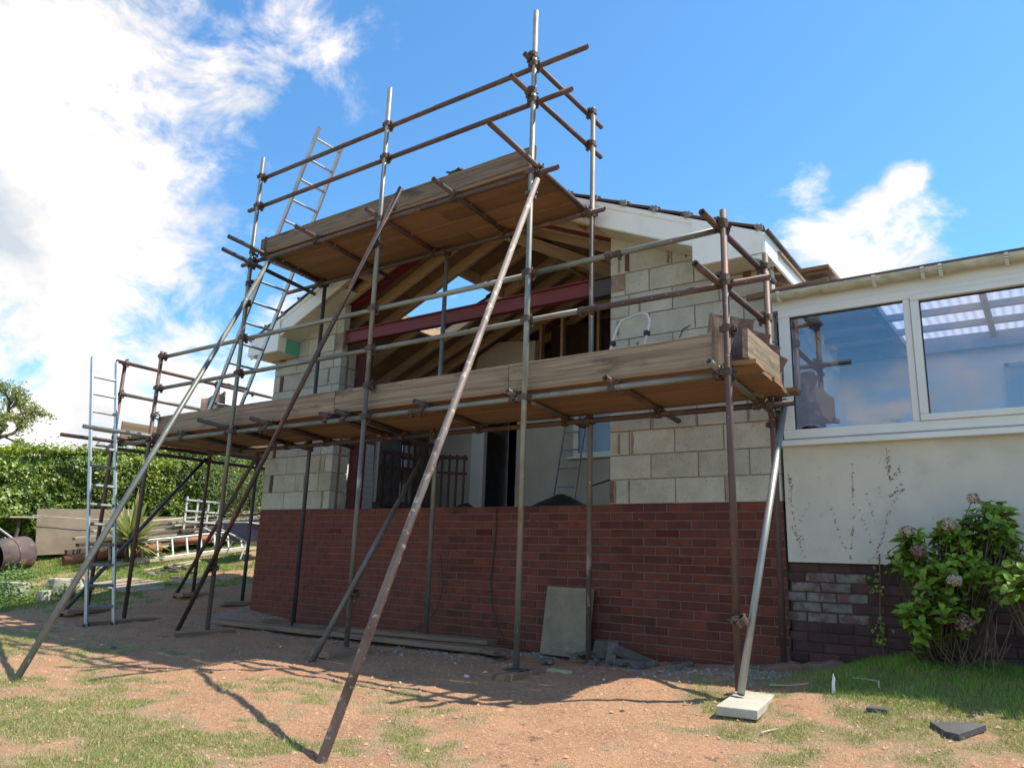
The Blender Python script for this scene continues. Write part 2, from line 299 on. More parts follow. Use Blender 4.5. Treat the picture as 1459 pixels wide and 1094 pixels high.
class MB:
    def __init__(s): s.v = []; s.f = []
    def add(s, vs, fs):
        b = len(s.v); s.v += [tuple(v) for v in vs]; s.f += [tuple(b + i for i in f) for f in fs]; return s
    def box(s, x0, x1, y0, y1, z0, z1, M=None):
        vs = [Vector((x, y, z)) for z in (z0, z1) for y in (y0, y1) for x in (x0, x1)]
        if M is not None: vs = [M @ v for v in vs]
        return s.add(vs, [(0, 2, 3, 1), (4, 5, 7, 6), (0, 1, 5, 4), (2, 6, 7, 3), (0, 4, 6, 2), (1, 3, 7, 5)])
    def prism(s, pts, y0, y1):      # polygon in XZ, extruded along Y
        n = len(pts)
        vs = [(x, y0, z) for x, z in pts] + [(x, y1, z) for x, z in pts]
        fs = [tuple(range(n)), tuple(range(2 * n - 1, n - 1, -1))] + [(i, i + n, (i + 1) % n + n, (i + 1) % n) for i in range(n)]
        return s.add(vs, fs)
    def prismz(s, pts, z0, z1):
        n = len(pts)
        vs = [(x, y, z0) for x, y in pts] + [(x, y, z1) for x, y in pts]
        fs = [tuple(range(n - 1, -1, -1)), tuple(range(n, 2 * n))] + [(i, (i + 1) % n, (i + 1) % n + n, i + n) for i in range(n)]
        return s.add(vs, fs)
    def tube(s, a, b, r0, r1=None, n=8, cap=True):
        a = Vector(a); b = Vector(b); r1 = r0 if r1 is None else r1
        q = (b - a).to_track_quat('Z', 'Y'); vs = []
        for p, r in ((a, r0), (b, r1)):
            for i in range(n):
                t = 2 * math.pi * i / n; vs.append(p + q @ Vector((r * math.cos(t), r * math.sin(t), 0)))
        fs = [(i, (i + 1) % n, (i + 1) % n + n, i + n) for i in range(n)]
        if cap: fs += [tuple(range(n - 1, -1, -1)), tuple(range(n, 2 * n))]
        return s.add(vs, fs)
    def path(s, pts, r, n=6, r1=None):
        r1 = r if r1 is None else r1; m = len(pts) - 1
        for i in range(m):
            s.tube(pts[i], pts[i + 1], r + (r1 - r) * i / m, r + (r1 - r) * (i + 1) / m, n, cap=True)
        return s
    def mesh(s, name, mat, origin=(0, 0, 0), smooth=False):
        me = bpy.data.meshes.new(name); o = Vector(origin)
        me.from_pydata([Vector(v) - o for v in s.v], [], s.f)
        me.materials.append(mat)
        if smooth: me.polygons.foreach_set('use_smooth', [True] * len(me.polygons))
        me.update(); return me
    def build(s, name, mat, parent=None, origin=None, smooth=False, kind=None, bevel=0):
        if origin is None:
            n = len(s.v); origin = Vector((sum(v[0] for v in s.v) / n, sum(v[1] for v in s.v) / n, sum(v[2] for v in s.v) / n))
        me = s.mesh(name, mat, origin, smooth)
        o = link(name, me, parent, origin, None, kind)
        if bevel:
            md = o.modifiers.new('bevel', 'BEVEL'); md.width = bevel; md.segments = 2; md.limit_method = 'ANGLE'
        return o
def box(name, m, x0, x1, y0, y1, z0, z1, parent=None, bevel=0, kind=None):
    return MB().box(x0, x1, y0, y1, z0, z1).build(name, m, parent, bevel=bevel, kind=kind)
def smooth_sides(me):
    me.polygons.foreach_set('use_smooth', [len(p.vertices) == 4 for p in me.polygons])

def tube_part(name, a, b, m, parent, r=0.0242, n=18):
    a = Vector(a); b = Vector(b); ln = (b - a).length
    vs = []; fs = []
    for (rr, z) in ((r, -ln / 2), (r, ln / 2), (r - 0.004, ln / 2), (r - 0.004, -ln / 2)):
        for i in range(n):
            t = 2 * math.pi * i / n; vs.append((rr * math.cos(t), rr * math.sin(t), z))
    for k in range(4):
        for i in range(n):
            j = (i + 1) % n; k2 = (k + 1) % 4
            fs.append((k * n + i, k * n + j, k2 * n + j, k2 * n + i))
    me = bpy.data.meshes.new(name); me.from_pydata(vs, [], fs); me.materials.append(m)
    sm = [True] * (4 * n)
    for k in (1, 3):
        for i in range(n): sm[k * n + i] = False
    me.polygons.foreach_set('use_smooth', sm)
    return link(name, me, parent, (a + b) / 2, (b - a).to_track_quat('Z', 'Y'))

def plank(name, a, b, width, thick, m, parent=None, upv=(0, 0, 1), seg=8, warp=0.003, bands=False, seed=None):
    a = Vector(a); b = Vector(b); ln = (b - a).length
    rr = random.Random(seed if seed is not None else random.random())
    X = (b - a).normalized(); Z = Vector(upv); Z = (Z - X * Z.dot(X)).normalized(); Y = Z.cross(X)
    Mx = Matrix((X, Y, Z)).transposed()
    c = min(0.004, thick * 0.2); prof = [(-width/2, -thick/2 + c), (-width/2 + c, -thick/2), (width/2 - c, -thick/2), (width/2, -thick/2 + c), (width/2, thick/2 - c), (width/2 - c, thick/2), (-width/2 + c, thick/2), (-width/2, thick/2 - c)]
    vs = []; fs = []; n = 8
    for i in range(seg + 1):
        x = -ln/2 + ln * i / seg; dy = rr.uniform(-warp, warp); dz = rr.uniform(-warp, warp)
        for k, (y, z) in enumerate(prof):
            e = rr.uniform(-0.006, 0.006) if i in (0, seg) else 0
            vs.append((x + e, y + dy, z + dz * 0.6))
    for i in range(seg):
        for k in range(n): fs.append((i*n + k, i*n + (k+1) % n, (i+1)*n + (k+1) % n, (i+1)*n + k))
    fs.append(tuple(range(n - 1, -1, -1))); fs.append(tuple(range(seg*n, seg*n + n)))
    me = bpy.data.meshes.new(name); me.from_pydata(vs, [], [f[::-1] for f in fs]); me.materials.append(m)
    o = link(name, me, parent, (a + b) / 2, Mx.to_quaternion())
    return o

# numpy value noise (2D) used for ground height and grass cover
_T = rng.random((256, 256))
def vnoise(x, y):
    xi = np.floor(x).astype(int); yi = np.floor(y).astype(int); fx = x - xi; fy = y - yi
    fx = fx*fx*(3 - 2*fx); fy = fy*fy*(3 - 2*fy)
    a = _T[xi & 255, yi & 255]; b = _T[(xi+1) & 255, yi & 255]; c = _T[xi & 255, (yi+1) & 255]; d = _T[(xi+1) & 255, (yi+1) & 255]
    return (a*(1-fx) + b*fx)*(1-fy) + (c*(1-fx) + d*fx)*fy
def fbm(x, y, oct=4):
    s = 0; a = 0.5
    for i in range(oct):
        s = s + a * vnoise(x * 2**i + 13.7*i, y * 2**i + 7.1*i); a *= 0.5
    return s / (1 - 0.5**oct)
def ss(a, b, x):
    t = np.clip((x - a) / (b - a), 0, 1); return t*t*(3 - 2*t)
def ground(X, Y, rough=True):
    X = np.asarray(X, float); Y = np.asarray(Y, float)
    b = -1.385 + .025*np.clip(Y + 1.3, -3.5, 0)
    b = b + .10*ss(-.6, 1.6, X)*ss(-2.5, -.6, Y) + .17*ss(1.55, 2.5, X)*ss(-1.6, -.3, Y)
    p0 = np.minimum(-1.65 - .075*X + .151*Y, -.3)
    p = np.where(X > -3, -9, np.where(X > -4.5, -1.6 + (p0 + 1.6)*((-3 - X)/1.5), p0))
    k = .06; h = np.maximum(0, k - np.abs(b - p))/k
    z = np.maximum(b, p) + h*h*k*.25
    if rough:
        z = z + 0.030*(fbm(X*1.3, Y*1.3) - .5) + 0.022*(fbm(X*3.1 + 9, Y*3.1, 2) - .5) + 0.030*(fbm(X*7, Y*7, 3) - .5) + 0.008*(fbm(X*31, Y*31, 2) - .5)
    return z
def gz(x, y): return float(ground(x, y, False))
def grass_cover(X, Y):
    n = fbm(X*1.5 + 40, Y*1.5 + 11, 5)
    n2 = fbm(X*7.5 + 90, Y*7.5 + 31, 4)
    base = 0.02 + 0*X
    front = ss(-2.2, -3.2, Y)*0.40
    front = front + 0.35*ss(-3.3, -4.2, Y)*ss(1.2, -0.6, X)
    left = ss(-6.7, -8.2, X)*0.95
    right = ss(1.0, 1.9, X)*ss(-3.6, -2.2, Y)*0.66 + ss(1.9, 2.3, X)*ss(-1.6, -0.9, Y)*0.8
    mid = ss(0.5, 1.2, X)*ss(-2.6, -1.6, Y)*ss(-0.4, -0.9, Y)*0.3
    c = np.maximum(np.maximum(base, front), np.maximum(left, np.maximum(right, mid)))
    back = ss(-7.4, -8.4, X + 0.6*(Y-1.0))
    c = np.where(Y > 0.2, np.maximum(0.05, back), c)
    v = c + (n - .5)*2.3 + (n2 - .5)*1.9
    v = v - ss(-2.3, -2.0, Y)*ss(1.3, 0.9, X)*ss(-6.7, -6.2, X)*0.6
    return np.clip((v - .24)*1.6, 0, 1)

# ---------------------------------------------------------------- ground sheet
def axis(lo, hi, step, far):
    a = list(np.arange(lo, hi + 1e-6, step)); s = step
    x = hi
    while x < far: s *= 1.35; x += s; a.append(x)
    s = step; x = lo
    while x > -far: s *= 1.35; x -= s; a.insert(0, x)
    return np.array(a)
gx = axis(-12.2, 4.4, 0.06, 400); gy = axis(-4.9, 4.0, 0.06, 400)
GX, GY = np.meshgrid(gx, gy, indexing='ij')
GZ = ground(GX, GY)
flat = ss(30, 120, np.hypot(GX, GY)); GZ = GZ*(1 - flat) + (-1.6)*flat
me = bpy.data.meshes.new('ground'); nx, ny = len(gx), len(gy)
co = np.stack([GX, GY, GZ], -1).reshape(-1, 3)
ii = (np.arange(nx - 1)[:, None]*ny + np.arange(ny - 1)[None, :]).ravel()
fa = np.stack([ii, ii + ny, ii + ny + 1, ii + 1], -1)
def np_mesh(name, co, fa, mat_, smooth=False, tint=None):
    me = bpy.data.meshes.new(name); k = fa.shape[1]
    me.vertices.add(len(co)); me.vertices.foreach_set('co', co.astype(np.float32).ravel())
    me.loops.add(fa.size); me.loops.foreach_set('vertex_index', fa.astype(np.int32).ravel())
    me.polygons.add(len(fa)); me.polygons.foreach_set('loop_start', (np.arange(len(fa))*k).astype(np.int32))
    if smooth: me.polygons.foreach_set('use_smooth', np.ones(len(fa), bool))
    me.materials.append(mat_)
    if tint is not None:
        a = me.attributes.new('tint', 'FLOAT', 'POINT'); a.data.foreach_set('value', tint.astype(np.float32))
    me.update(calc_edges=True); me.validate(); return me
def ground_mat():
    m = bpy.data.materials.new('sandy_soil_and_turf'); m.use_nodes = True
    nt = m.node_tree; nt.nodes.clear(); N = nt.nodes.new; L = nt.links.new
    out = N('ShaderNodeOutputMaterial'); b = N('ShaderNodeBsdfPrincipled'); b.inputs['Roughness'].default_value = 0.95; b.inputs['Specular IOR Level'].default_value = 0.2
    geo = N('ShaderNodeNewGeometry')
    def noise(s, d=6, r=.6):
        n = N('ShaderNodeTexNoise'); n.inputs['Scale'].default_value = s; n.inputs['Detail'].default_value = d; n.inputs['Roughness'].default_value = r
        L(geo.outputs['Position'], n.inputs['Vector']); return n.outputs['Fac']
    def rg(src, lo, hi):
        r = N('ShaderNodeMapRange'); r.interpolation_type = 'SMOOTHSTEP'; L(src, r.inputs[0]); r.inputs[1].default_value = lo; r.inputs[2].default_value = hi; return r.outputs[0]
    def mix(f, a, c):
        x = N('ShaderNodeMixRGB'); L(f, x.inputs[0])
        if isinstance(a, tuple): x.inputs[1].default_value = (*a, 1)
        else: L(a, x.inputs[1])
        if isinstance(c, tuple): x.inputs[2].default_value = (*c, 1)
        else: L(c, x.inputs[2])
        return x.outputs[0]
    soil = mix(rg(noise(2.2), .35, .65), (0.50, 0.265, 0.145), (0.395, 0.205, 0.11))
    soil = mix(rg(noise(45, 3), .45, .7), soil, (0.56, 0.36, 0.22))
    soil = mix(rg(noise(11, 6), .60, .70), soil, (0.22, 0.125, 0.085))
    soil = mix(rg(noise(170, 2), .62, .70), soil, (0.52, 0.44, 0.36))
    grass = mix(rg(noise(14, 5), .4, .62), (0.17, 0.21, 0.05), (0.34, 0.28, 0.12))
    grass = mix(rg(noise(60, 3), .4, .65), grass, (0.14, 0.145, 0.05))
    straw = mix(rg(noise(90, 3), .4, .6), (0.45, 0.32, 0.19), (0.34, 0.225, 0.13))
    at = N('ShaderNodeAttribute'); at.attribute_name = 'tint'
    c = mix(rg(at.outputs['Fac'], 0.02, 0.30), soil, straw)
    c = mix(rg(at.outputs['Fac'], 0.25, 1.3), c, grass)
    L(c, b.inputs['Base Color'])
    bp = N('ShaderNodeBump'); bp.inputs['Strength'].default_value = 0.9; bp.inputs['Distance'].default_value = 0.02
    ad = N('ShaderNodeMath'); ad.operation = 'ADD'; L(noise(38, 8, .7), ad.inputs[0]); L(noise(150, 3, .6), ad.inputs[1]); L(ad.outputs[0], bp.inputs['Height']); L(bp.outputs[0], b.inputs['Normal'])
    L(b.outputs[0], out.inputs[0]); return m
gcov = grass_cover(GX, GY).ravel()
gme = np_mesh('ground', co, fa, ground_mat(), smooth=True, tint=gcov)
go = link('ground', gme, kind='structure')

# ---------------------------------------------------------------- brick and block walls of the extension
ext = thing('house_extension', 'half-built gabled extension of grey blocks on red brick with a red steel beam', 'house', (-1.8, 0, -1.35))
brickwall = box('brick_wall', MORTAR, -5.165, 1.576, 0.006, 0.105, -1.50, -0.004, ext)
def brick_mesh(name, w_, h_, d_, m, c=0.004):
    b = MB()
    x, z = w_/2, h_/2
    vs = [(-x, d_, -z), (x, d_, -z), (x, d_, z), (-x, d_, z), (-x, c, -z), (x, c, -z), (x, c, z), (-x, c, z), (-x+c, 0, -z+c), (x-c, 0, -z+c), (x-c, 0, z-c), (-x+c, 0, z-c)]
    fs = []
    for k in (0, 4):
        for i in range(4):
            j = (i+1) % 4; fs.append((k+i, k+4+i, k+4+j, k+j))
    fs.append((8, 9, 10, 11)); fs = [f[::-1] for f in fs]; fs.append((0, 1, 2, 3)[::-1])
    return MB().add(vs, [f[::-1] for f in fs]).mesh(name, m)
bm_full = brick_mesh('brick', 0.215, 0.065, 0.09, BRICK)
bm_half = brick_mesh('brick', 0.1025, 0.065, 0.09, BRICK)
AIR = {(3, 6), (3, 16), (3, 25)}
cands = []
for r_ in range(19):
    z = -0.0375 - 0.075*r_
    xs = []
    if r_ % 2 == 1: xs = [(-5.17 + .225*i + .1125, 1, i) for i in range(30)]
    else: xs = [(-5.17 + .056, 0, 0)] + [(-5.17 + .225*i + .225, 1, i) for i in range(29)] + [(1.58 - .056, 0, 29)]
    for x, full, i in xs:
        if (r_, i) in AIR: continue
        cands.append(((Vector((x, 0, z)) - CAM).length, x, z, full))
cands.sort()
for d, x, z, full in cands[:296]:
    o = link('brick', bm_full if full else bm_half, brickwall, (x + random.uniform(-.002, .002), random.uniform(-.0025, .001), z + random.uniform(-.001, .001)))
rest = MB()
for d, x, z, full in cands[296:]:
    wv = .1075 if full else .051; y = random.uniform(-.002, .001)
    c = .003; X0, X1, Z0, Z1 = x - wv, x + wv, z - .0325, z + .0325
    rest.add([(X0+c, y, Z0+c), (X1-c, y, Z0+c), (X1-c, y, Z1-c), (X0+c, y, Z1-c), (X0, y+c, Z0), (X1, y+c, Z0), (X1, y+c, Z1), (X0, y+c, Z1), (X0, .05, Z0), (X1, .05, Z0), (X1, .05, Z1), (X0, .05, Z1)],
             [(0, 1, 2, 3)] + [(k + (i+1) % 4, k + i, k+4+i, k+4+(i+1) % 4) for k in (0, 4) for i in range(4)])
rest.build('bricks', BRICK, brickwall, kind='stuff')
AIRM = mat('terracotta_airbrick', (0.17, 0.024, 0.017), (0.13, 0.020, 0.015), scale=12, rough=0.85, bump=0.3, rnd=0.05)
for (r_, i) in AIR:
    x = -5.17 + .225*i + .1125; z = -0.0375 - .075*r_
    b = MB().box(x-.1075, x+.1075, 0.006, .09, z-.0325, z+.0325)
    for k in range(5):
        zz = z - .026 + k*.013; b.box(x-.100, x+.100, -.003, .006, zz-.004, zz+.004)
    b.build('air_brick', AIRM, brickwall)

for i in range(26):
    x = random.uniform(-4.9, 1.3); z = -random.choice((.15, .225, .3, .375, .45, .6, .75, .9, 1.05)) + random.uniform(-.012, .012); w_ = random.uniform(.008, .035); h_ = random.uniform(.004, .011)
    pts = [(x + w_*math.cos(a)*random.uniform(.6, 1.1), z + h_*math.sin(a)*random.uniform(.6, 1.1)) for a in [k*math.pi/4 for k in range(8)]]
    MB().prism(pts, -.006, .004).build('mortar_smear', MORTAR, brickwall)
# side walls, rear wall, interior
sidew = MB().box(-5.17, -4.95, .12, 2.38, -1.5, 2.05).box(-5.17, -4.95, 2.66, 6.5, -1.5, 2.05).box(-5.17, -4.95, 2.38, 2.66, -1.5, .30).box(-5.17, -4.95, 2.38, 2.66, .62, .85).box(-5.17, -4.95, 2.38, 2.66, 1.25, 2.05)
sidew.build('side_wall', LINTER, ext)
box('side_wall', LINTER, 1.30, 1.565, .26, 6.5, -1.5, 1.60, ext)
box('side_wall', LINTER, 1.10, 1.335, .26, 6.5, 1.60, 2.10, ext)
box('floor', SLABC, -4.95, 1.30, .11, 6.5, -1.5, -.42, ext)
# inner skin joints seen on the left inner wall
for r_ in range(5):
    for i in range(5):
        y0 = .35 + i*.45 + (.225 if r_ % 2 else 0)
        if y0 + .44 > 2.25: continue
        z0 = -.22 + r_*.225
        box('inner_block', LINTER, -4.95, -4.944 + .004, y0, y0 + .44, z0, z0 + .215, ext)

def zt(x): return 3.74 - .44*abs(x + 1.85)          # top line of the roof frame
def clip_poly(x0, x1, z0, z1, off=.20):
    pts = [(x0, z0), (x1, z0), (x1, z1), (x0, z1)]; out = []
    for k in range(4):
        p, q = pts[k], pts[(k+1) % 4]; dp = zt(p[0]) - off - p[1]; dq = zt(q[0]) - off - q[1]
        if dp >= 0: out.append(p)
        if (dp >= 0) != (dq >= 0):
            t = dp/(dp - dq); out.append((p[0] + (q[0]-p[0])*t, p[1] + (q[1]-p[1])*t))
    if len(out) < 3: return None
    zs = [p[1] for p in out]; xs = [p[0] for p in out]
    return out if max(zs) - min(zs) > .02 and max(xs) - min(xs) > .02 else None
def pier(courses, xl, xr, limit):
    back = MB()
    for k in range(13):
        p = clip_poly(xl + .006, xr - .006, .225*k, .225*(k+1), .21)
        if p: back.prism(p, .008, .102)
    base = back.build('blockwork', BLOCKMORTAR, ext)
    for k in range(13):
        joints = list(courses[k % 2]); z0 = .225*k + .005; z1 = z0 + .215
        for i in range(len(joints) - 1):
            x0, x1 = joints[i] + .005, joints[i+1] - .005
            if k == 9 and limit == 'R' and i == 0: x0 = .17
            if k == 9 and limit == 'L' and joints[i] >= -4.1: continue
            if x1 - x0 < .03: continue
            p = clip_poly(x0, x1, z0, z1, .215)
            if not p: continue
            j = random.uniform(-.003, .002)
            me_ = MB().prism(p, j, .098)
            me_.build('concrete_block' if x1 - x0 > .09 else 'brick_slip', BLOCK if x1 - x0 > .09 else SLIP, base, bevel=.003)
    return base
pr_ = pier([[0, .205, .655, 1.105, 1.58], [0, .422, .872, 1.322, 1.58]], 0, 1.58, 'R')
pl_ = pier([[-5.17, -4.72, -4.31, -3.99, -3.85], [-5.17, -5.03, -4.97, -4.52, -4.08, -3.85]], -5.17, -3.85, 'L')
# returns of the piers into the opening
for k in range(9):
    z0 = .225*k + .005
    box('concrete_block', BLOCK, -4.29, -3.852, .155, .255, z0, z0 + .215, pl_, bevel=.003)
    box('concrete_block', BLOCK, .002, .44, .155, .255, z0, z0 + .215, pr_, bevel=.003)
box('cavity_closer', BLOCKMORTAR, -4.2, -3.870, .10, .156, 0, 2.02, pl_)
box('cavity_closer', BLOCKMORTAR, .020, .3, .10, .156, 0, 2.02, pr_)
box('brick_slip', SLIP, .004, .055, -.004, .05, .012, .215, pr_)
for x, z in ((.125, 2.36),):
    box('mortar_patch', BLOCKMORTAR if z < 2.2 else SLIP, x - .02 + .06, x + .02 + .06, -.006, .05, z - .09, z + .10, pr_)
box('mortar_patch', BLOCK, -4.10, -4.01, .0, .1, 2.035, 2.245, pl_)
# air-vent brick strips set in the left pier
for z in (1.69,):
    b = MB()
    for k in range(8): b.box(-5.035, -4.965, -.006, .02, z - .10 + k*.026, z - .082 + k*.026)
    b.build('brick_slip', SLIP, pl_)
for x, z, w_ in ((-5.06, 2.0, .10), (-5.12, .90, .16)):
    box('brick_slip', SLIP, x, x + w_, -.007, .02, z, z + .062, pl_)
# lumps of squeezed mortar along some upright joints
for x, z, h in ((.057, .11, .2), (.20, .115, .19), (.10, .56, .19), (.235, .56, .2), (1.12, .115, .2), (.44, .76, .16), (.87, .76, .14), (1.33, .78, .15), (.09, 1.24, .1), (.3, 1.45, .16), (.09, 1.7, .15), (.32, 1.9, .14), (.1, 2.35, .14), (.62, 2.35, .17), (.80, 2.36, .14), (-4.07, .56, .18), (-4.34, .34, .17), (-4.06, 1.7, .18), (-4.2, 1.24, .1), (-3.97, .12, .2)):
    n = 5; w0 = .013
    pts = []
    for i in range(n + 1): pts.append((x + w0*random.uniform(.4, 1.1), z - h/2 + h*i/n))
    for i in range(n, -1, -1): pts.append((x - w0*random.uniform(.4, 1.1), z - h/2 + h*i/n))
    MB().prism(pts, -.009, .004).build('mortar_smear', BLOCKMORTAR, pr_ if x > -1 else pl_)

# steel
ib = MB().box(-4.0, -.24, .02, .10, 2.262, 2.274).box(-4.0, -.24, .02, .10, 2.106, 2.118).box(-4.0, -.24, .055, .065, 2.118, 2.262)
ib.build('steel_beam', REDSTEEL, ext)
MB().box(-.24, .17, .015, .14, 2.262, 2.276).box(-.24, .17, .015, .14, 2.074, 2.088).box(-.24, .17, .05, .062, 2.088, 2.262).box(-.25, -.235, .01, .145, 2.07, 2.28).build('beam_end', GREYSTEEL, ext)
MB().box(-3.845, -3.70, .27, .285, -.42, 2.07).box(-3.845, -3.70, .39, .405, -.42, 2.07).box(-3.78, -3.765, .285, .39, -.42, 2.07).build('steel_post', MEMBRANE, ext)
box('padstone', BLOCK, .01, .16, .0, .1, 2.03, 2.073, pr_)

# roof frame
def slope_box(name, m, xa, xb, y0, y1, top, bot, parent=ext, bevel=0):
    pts = [(xa, zt(xa) - bot), (xb, zt(xb) - bot), (xb, zt(xb) - top), (xa, zt(xa) - top)]
    if xa > xb: pts = pts[::-1]
    return MB().prism(pts, y0, y1).build(name, m, parent, bevel=bevel)
HX0, HX1, HY0, HY1 = -3.88, -2.80, .97, 1.98
for y in (.03, .50, .90, 2.0, 2.40, 2.74, 3.2, 3.7, 4.2):
    slope_box('rafter', PINE, -5.30, -1.87, y, y + .05, .055, .20)
    slope_box('rafter', PINE, -1.83, 1.58, y, y + .05, .055, .20)
slope_box('rafter', PINE, -5.30, HX0 - .04, 1.42, 1.47, .055, .20)
slope_box('rafter', PINE, HX1 + .04, -1.87, 1.42, 1.47, .055, .20)
for xa, xb in ((HX0 - .045, HX0), (HX1, HX1 + .045)):
    slope_box('trimmer', PINE, xa, xb, .95, 2.0, .05, .18)
for xa, xb in ((HX0, HX1),):
    slope_box('trimmer', PINE, xa - .3, xb + .3, .945, .97, .05, .19)
    slope_box('trimmer', PINE, xa - .3, xb + .3, 1.98, 2.005, .05, .19)
box('ridge_beam', PINE, -1.875, -1.825, -.28, 6.5, 3.50, 3.70, ext)
# gable ladder with noggins
for xa, xb in ((-4.05, -1.87), (-1.83, .03)):
    slope_box('gable_ladder_rail', PINE, xa, xb, -.31, -.265, .16, .262)
    slope_box('gable_ladder_rail', PINE, xa, xb, -.045, .0, .16, .262)
for x in (-3.75, -3.35, -2.95, -2.55, -2.2, -1.45, -1.05, -.65, -.28):
    slope_box('noggin', PINE, x - .022, x + .022, -.265, -.045, .16, .255)
slope_box('purlin', REDSTEEL, -5.0, -1.9, .12, .20, .20, .255)
slope_box('purlin', REDSTEEL, -1.8, 1.3, .12, .20, .20, .255)
# covering: membrane over ladder, sheathing inside, leaving the rooflight hole
def slab(name, m, xa, xb, y0, y1, top, bot): return slope_box(name, m, xa, xb, y0, y1, top, bot)
for xa, xb in ((-5.38, -1.85), (-1.85, 1.66)):
    slab('roof_membrane', MEMBRANE, max(xa, -5.30), min(xb, 1.58), -.30, .03, .035, .05)
slab('roof_sheathing', SHEATH, -1.85, 1.66, .03, 6.6, .03, .05)
slab('roof_sheathing', SHEATH, -5.38, HX0, .03, 6.6, .03, .05)
slab('roof_sheathing', SHEATH, HX1, -1.85, .03, 6.6, .03, .05)
slab('roof_sheathing', SHEATH, HX0, HX1, .03, HY0, .03, .05)
slab('roof_sheathing', SHEATH, HX0, HX1, HY1, 6.6, .03, .05)
# diagonal valley timbers at the right of the opening
for (a, b) in (((-1.75, .6, 3.35), (.9, 2.6, 2.25)), ((-1.9, 3.1, 3.30), (-.2, 3.1, 2.62))):
    plank('rafter', a, b, .14, .045, PINE, ext, upv=(0.2, -1, 0))

# roof tiles: courses of stepped strips, with single tiles along the front verge
def tile_mesh(name, m, L_=.41, W_=.33, t=.022):
    prof = []
    n = 14
    for i in range(n + 1):
        u = i / n; y = u*W_
        h = .030*max(0, math.sin(math.pi*((u*2) % 1)))**1.5 if (u*2) % 1 > 0 else 0
        prof.append((y, h))
    vs = []; fs = []
    for x in (0, L_):
        for (y, h) in prof: vs.append((x, y, h + t))
        for (y, h) in prof: vs.append((x, y, h*.8))
    k = n + 1
    for i in range(n):
        fs.append((i, i+1, 2*k + i + 1, 2*k + i)); fs.append((k + i, 3*k + i, 3*k + i + 1, k + i + 1))
        fs.append((i, k + i, k + i + 1, i + 1)); fs.append((2*k + i, 2*k + i + 1, 3*k + i + 1, 3*k + i))
    fs.append((0, 2*k, 3*k, k)); fs.append((n, k + n, 3*k + n, 2*k + n))
    me = bpy.data.meshes.new(name); me.from_pydata(vs, [], fs); me.materials.append(m); me.update(); return me
TM = tile_mesh('roof_tile', TILE)
slope_len = 3.78; ang = math.atan(.44)
for side in (1, -1):
    for k in range(11):
        s0 = slope_len - .02 - k*.345 - .0
        # lower end of tile at distance s0 from ridge along slope
        d = s0*math.cos(ang)
        for cidx in range(2):
            x = -1.85 + side*d; z = 3.74 - .44*d + .012
            tilt = ang - .055
            # tile local +X runs up the slope from its lower end
            X = Vector((-side*math.cos(tilt), 0, math.sin(tilt)))
            Yv = Vector((0, 1, 0)); Zv = X.cross(Yv)
            if Zv.z < 0: Yv = -Yv; Zv = X.cross(Yv)
            Mx = Matrix((X, Yv, Zv)).transposed()
            y = -.35 + cidx*.325 + (0 if Yv.y > 0 else .33)
            o = link('roof_tile', TM, ext, (x, y, z + .018), Mx.to_quaternion())
        b = MB().box(x - .022, x + .030, -.366, -.352, z - .01, z + .042).box(x - .035, x - .005, -.370, -.345, z + .02, z + .05)
        b.build('verge_clip', CLIP, ext)
st = MB()
for side in (1, -1):
    for k in range(11):
        d0 = (slope_len - k*.345)*math.cos(ang); d1 = max(.0, d0 - .345*math.cos(ang))
        for (y0, y1) in ((.30, HY0), (HY0, HY1), (HY1, 6.6)):
            if side == -1 and y0 == HY0:
                xm = -1.85 - (d0 + d1)/2
                if HX0 - .1 < xm < HX1 + .1: continue
            xa, xb = -1.85 + side*d0, -1.85 + side*d1
            za, zb = 3.74 - .44*d0, 3.74 - .44*d1
            st.add([(xa, y0, za + .0), (xa, y1, za + .0), (xa, y1, za + .045), (xa, y0, za + .045), (xb, y0, zb + .018), (xb, y1, zb + .018)], [(0, 1, 2, 3), (3, 2, 5, 4)])
st.build('roof_tiles', TILE, ext, kind='stuff')
MB().tube((-1.85, -.34, 3.70), (-1.85, 6.6, 3.70), .10, n=14).build('ridge_tile', TILE, ext, smooth=False)

# bargeboards, boxed eaves, soffits, fascia
for xa, xb in ((-5.28, -1.851), (-1.849, 1.61)):
    pts = [(xa, zt(xa) - .25), (xb, zt(xb) - .25), (xb, zt(xb) + .0), (xa, zt(xa) + .0)]
    MB().prism(pts, -.335, -.315).build('bargeboard', UPVC, ext, bevel=.003)
    MB().prism([(xa, zt(xa) - .05), (xb, zt(xb) - .05), (xb, zt(xb) + .004), (xa, zt(xa) + .004)], -.343, -.335).build('bargeboard_trim', UPVC, ext)
# box ends
for side, x0, x1 in ((1, 1.0, 1.625), (-1, -5.325, -4.70)):
    pts = [(x0, 2.03), (x1, 2.03), (x1, zt(x1) - .002), (x0, zt(x0) - .002)]
    MB().prism(pts, -.352, -.337).build('eave_box_end', UPVC, ext, bevel=.003)
    box('eave_box_soffit', SOFFIT, x0, x1, -.337, -.01, 2.026, 2.036, ext)
    xs_ = x0 if side == 1 else x1
    MB().box(xs_ - .006, xs_ + .006, -.337, -.23 if side == -1 else -.01, 2.036, 2.235).build('eave_box_return', UPVC, ext)
box('eave_box_return', GREEN, -4.705, -4.693, -.229, -.01, 2.03, 2.235, ext)
for xa, xb in ((-4.69, -3.60), (.02, .995)):
    MB().prism([(xa, zt(xa) - .262), (xb, zt(xb) - .262), (xb, zt(xb) - .25), (xa, zt(xa) - .25)], -.333, -.003).build('verge_soffit', SOFFIT, ext)
MB().prismz([(1.612, -.336), (1.632, -.336), (1.632, 2.4), (1.612, 2.4)], 2.03, 2.215).build('fascia', UPVC, ext)
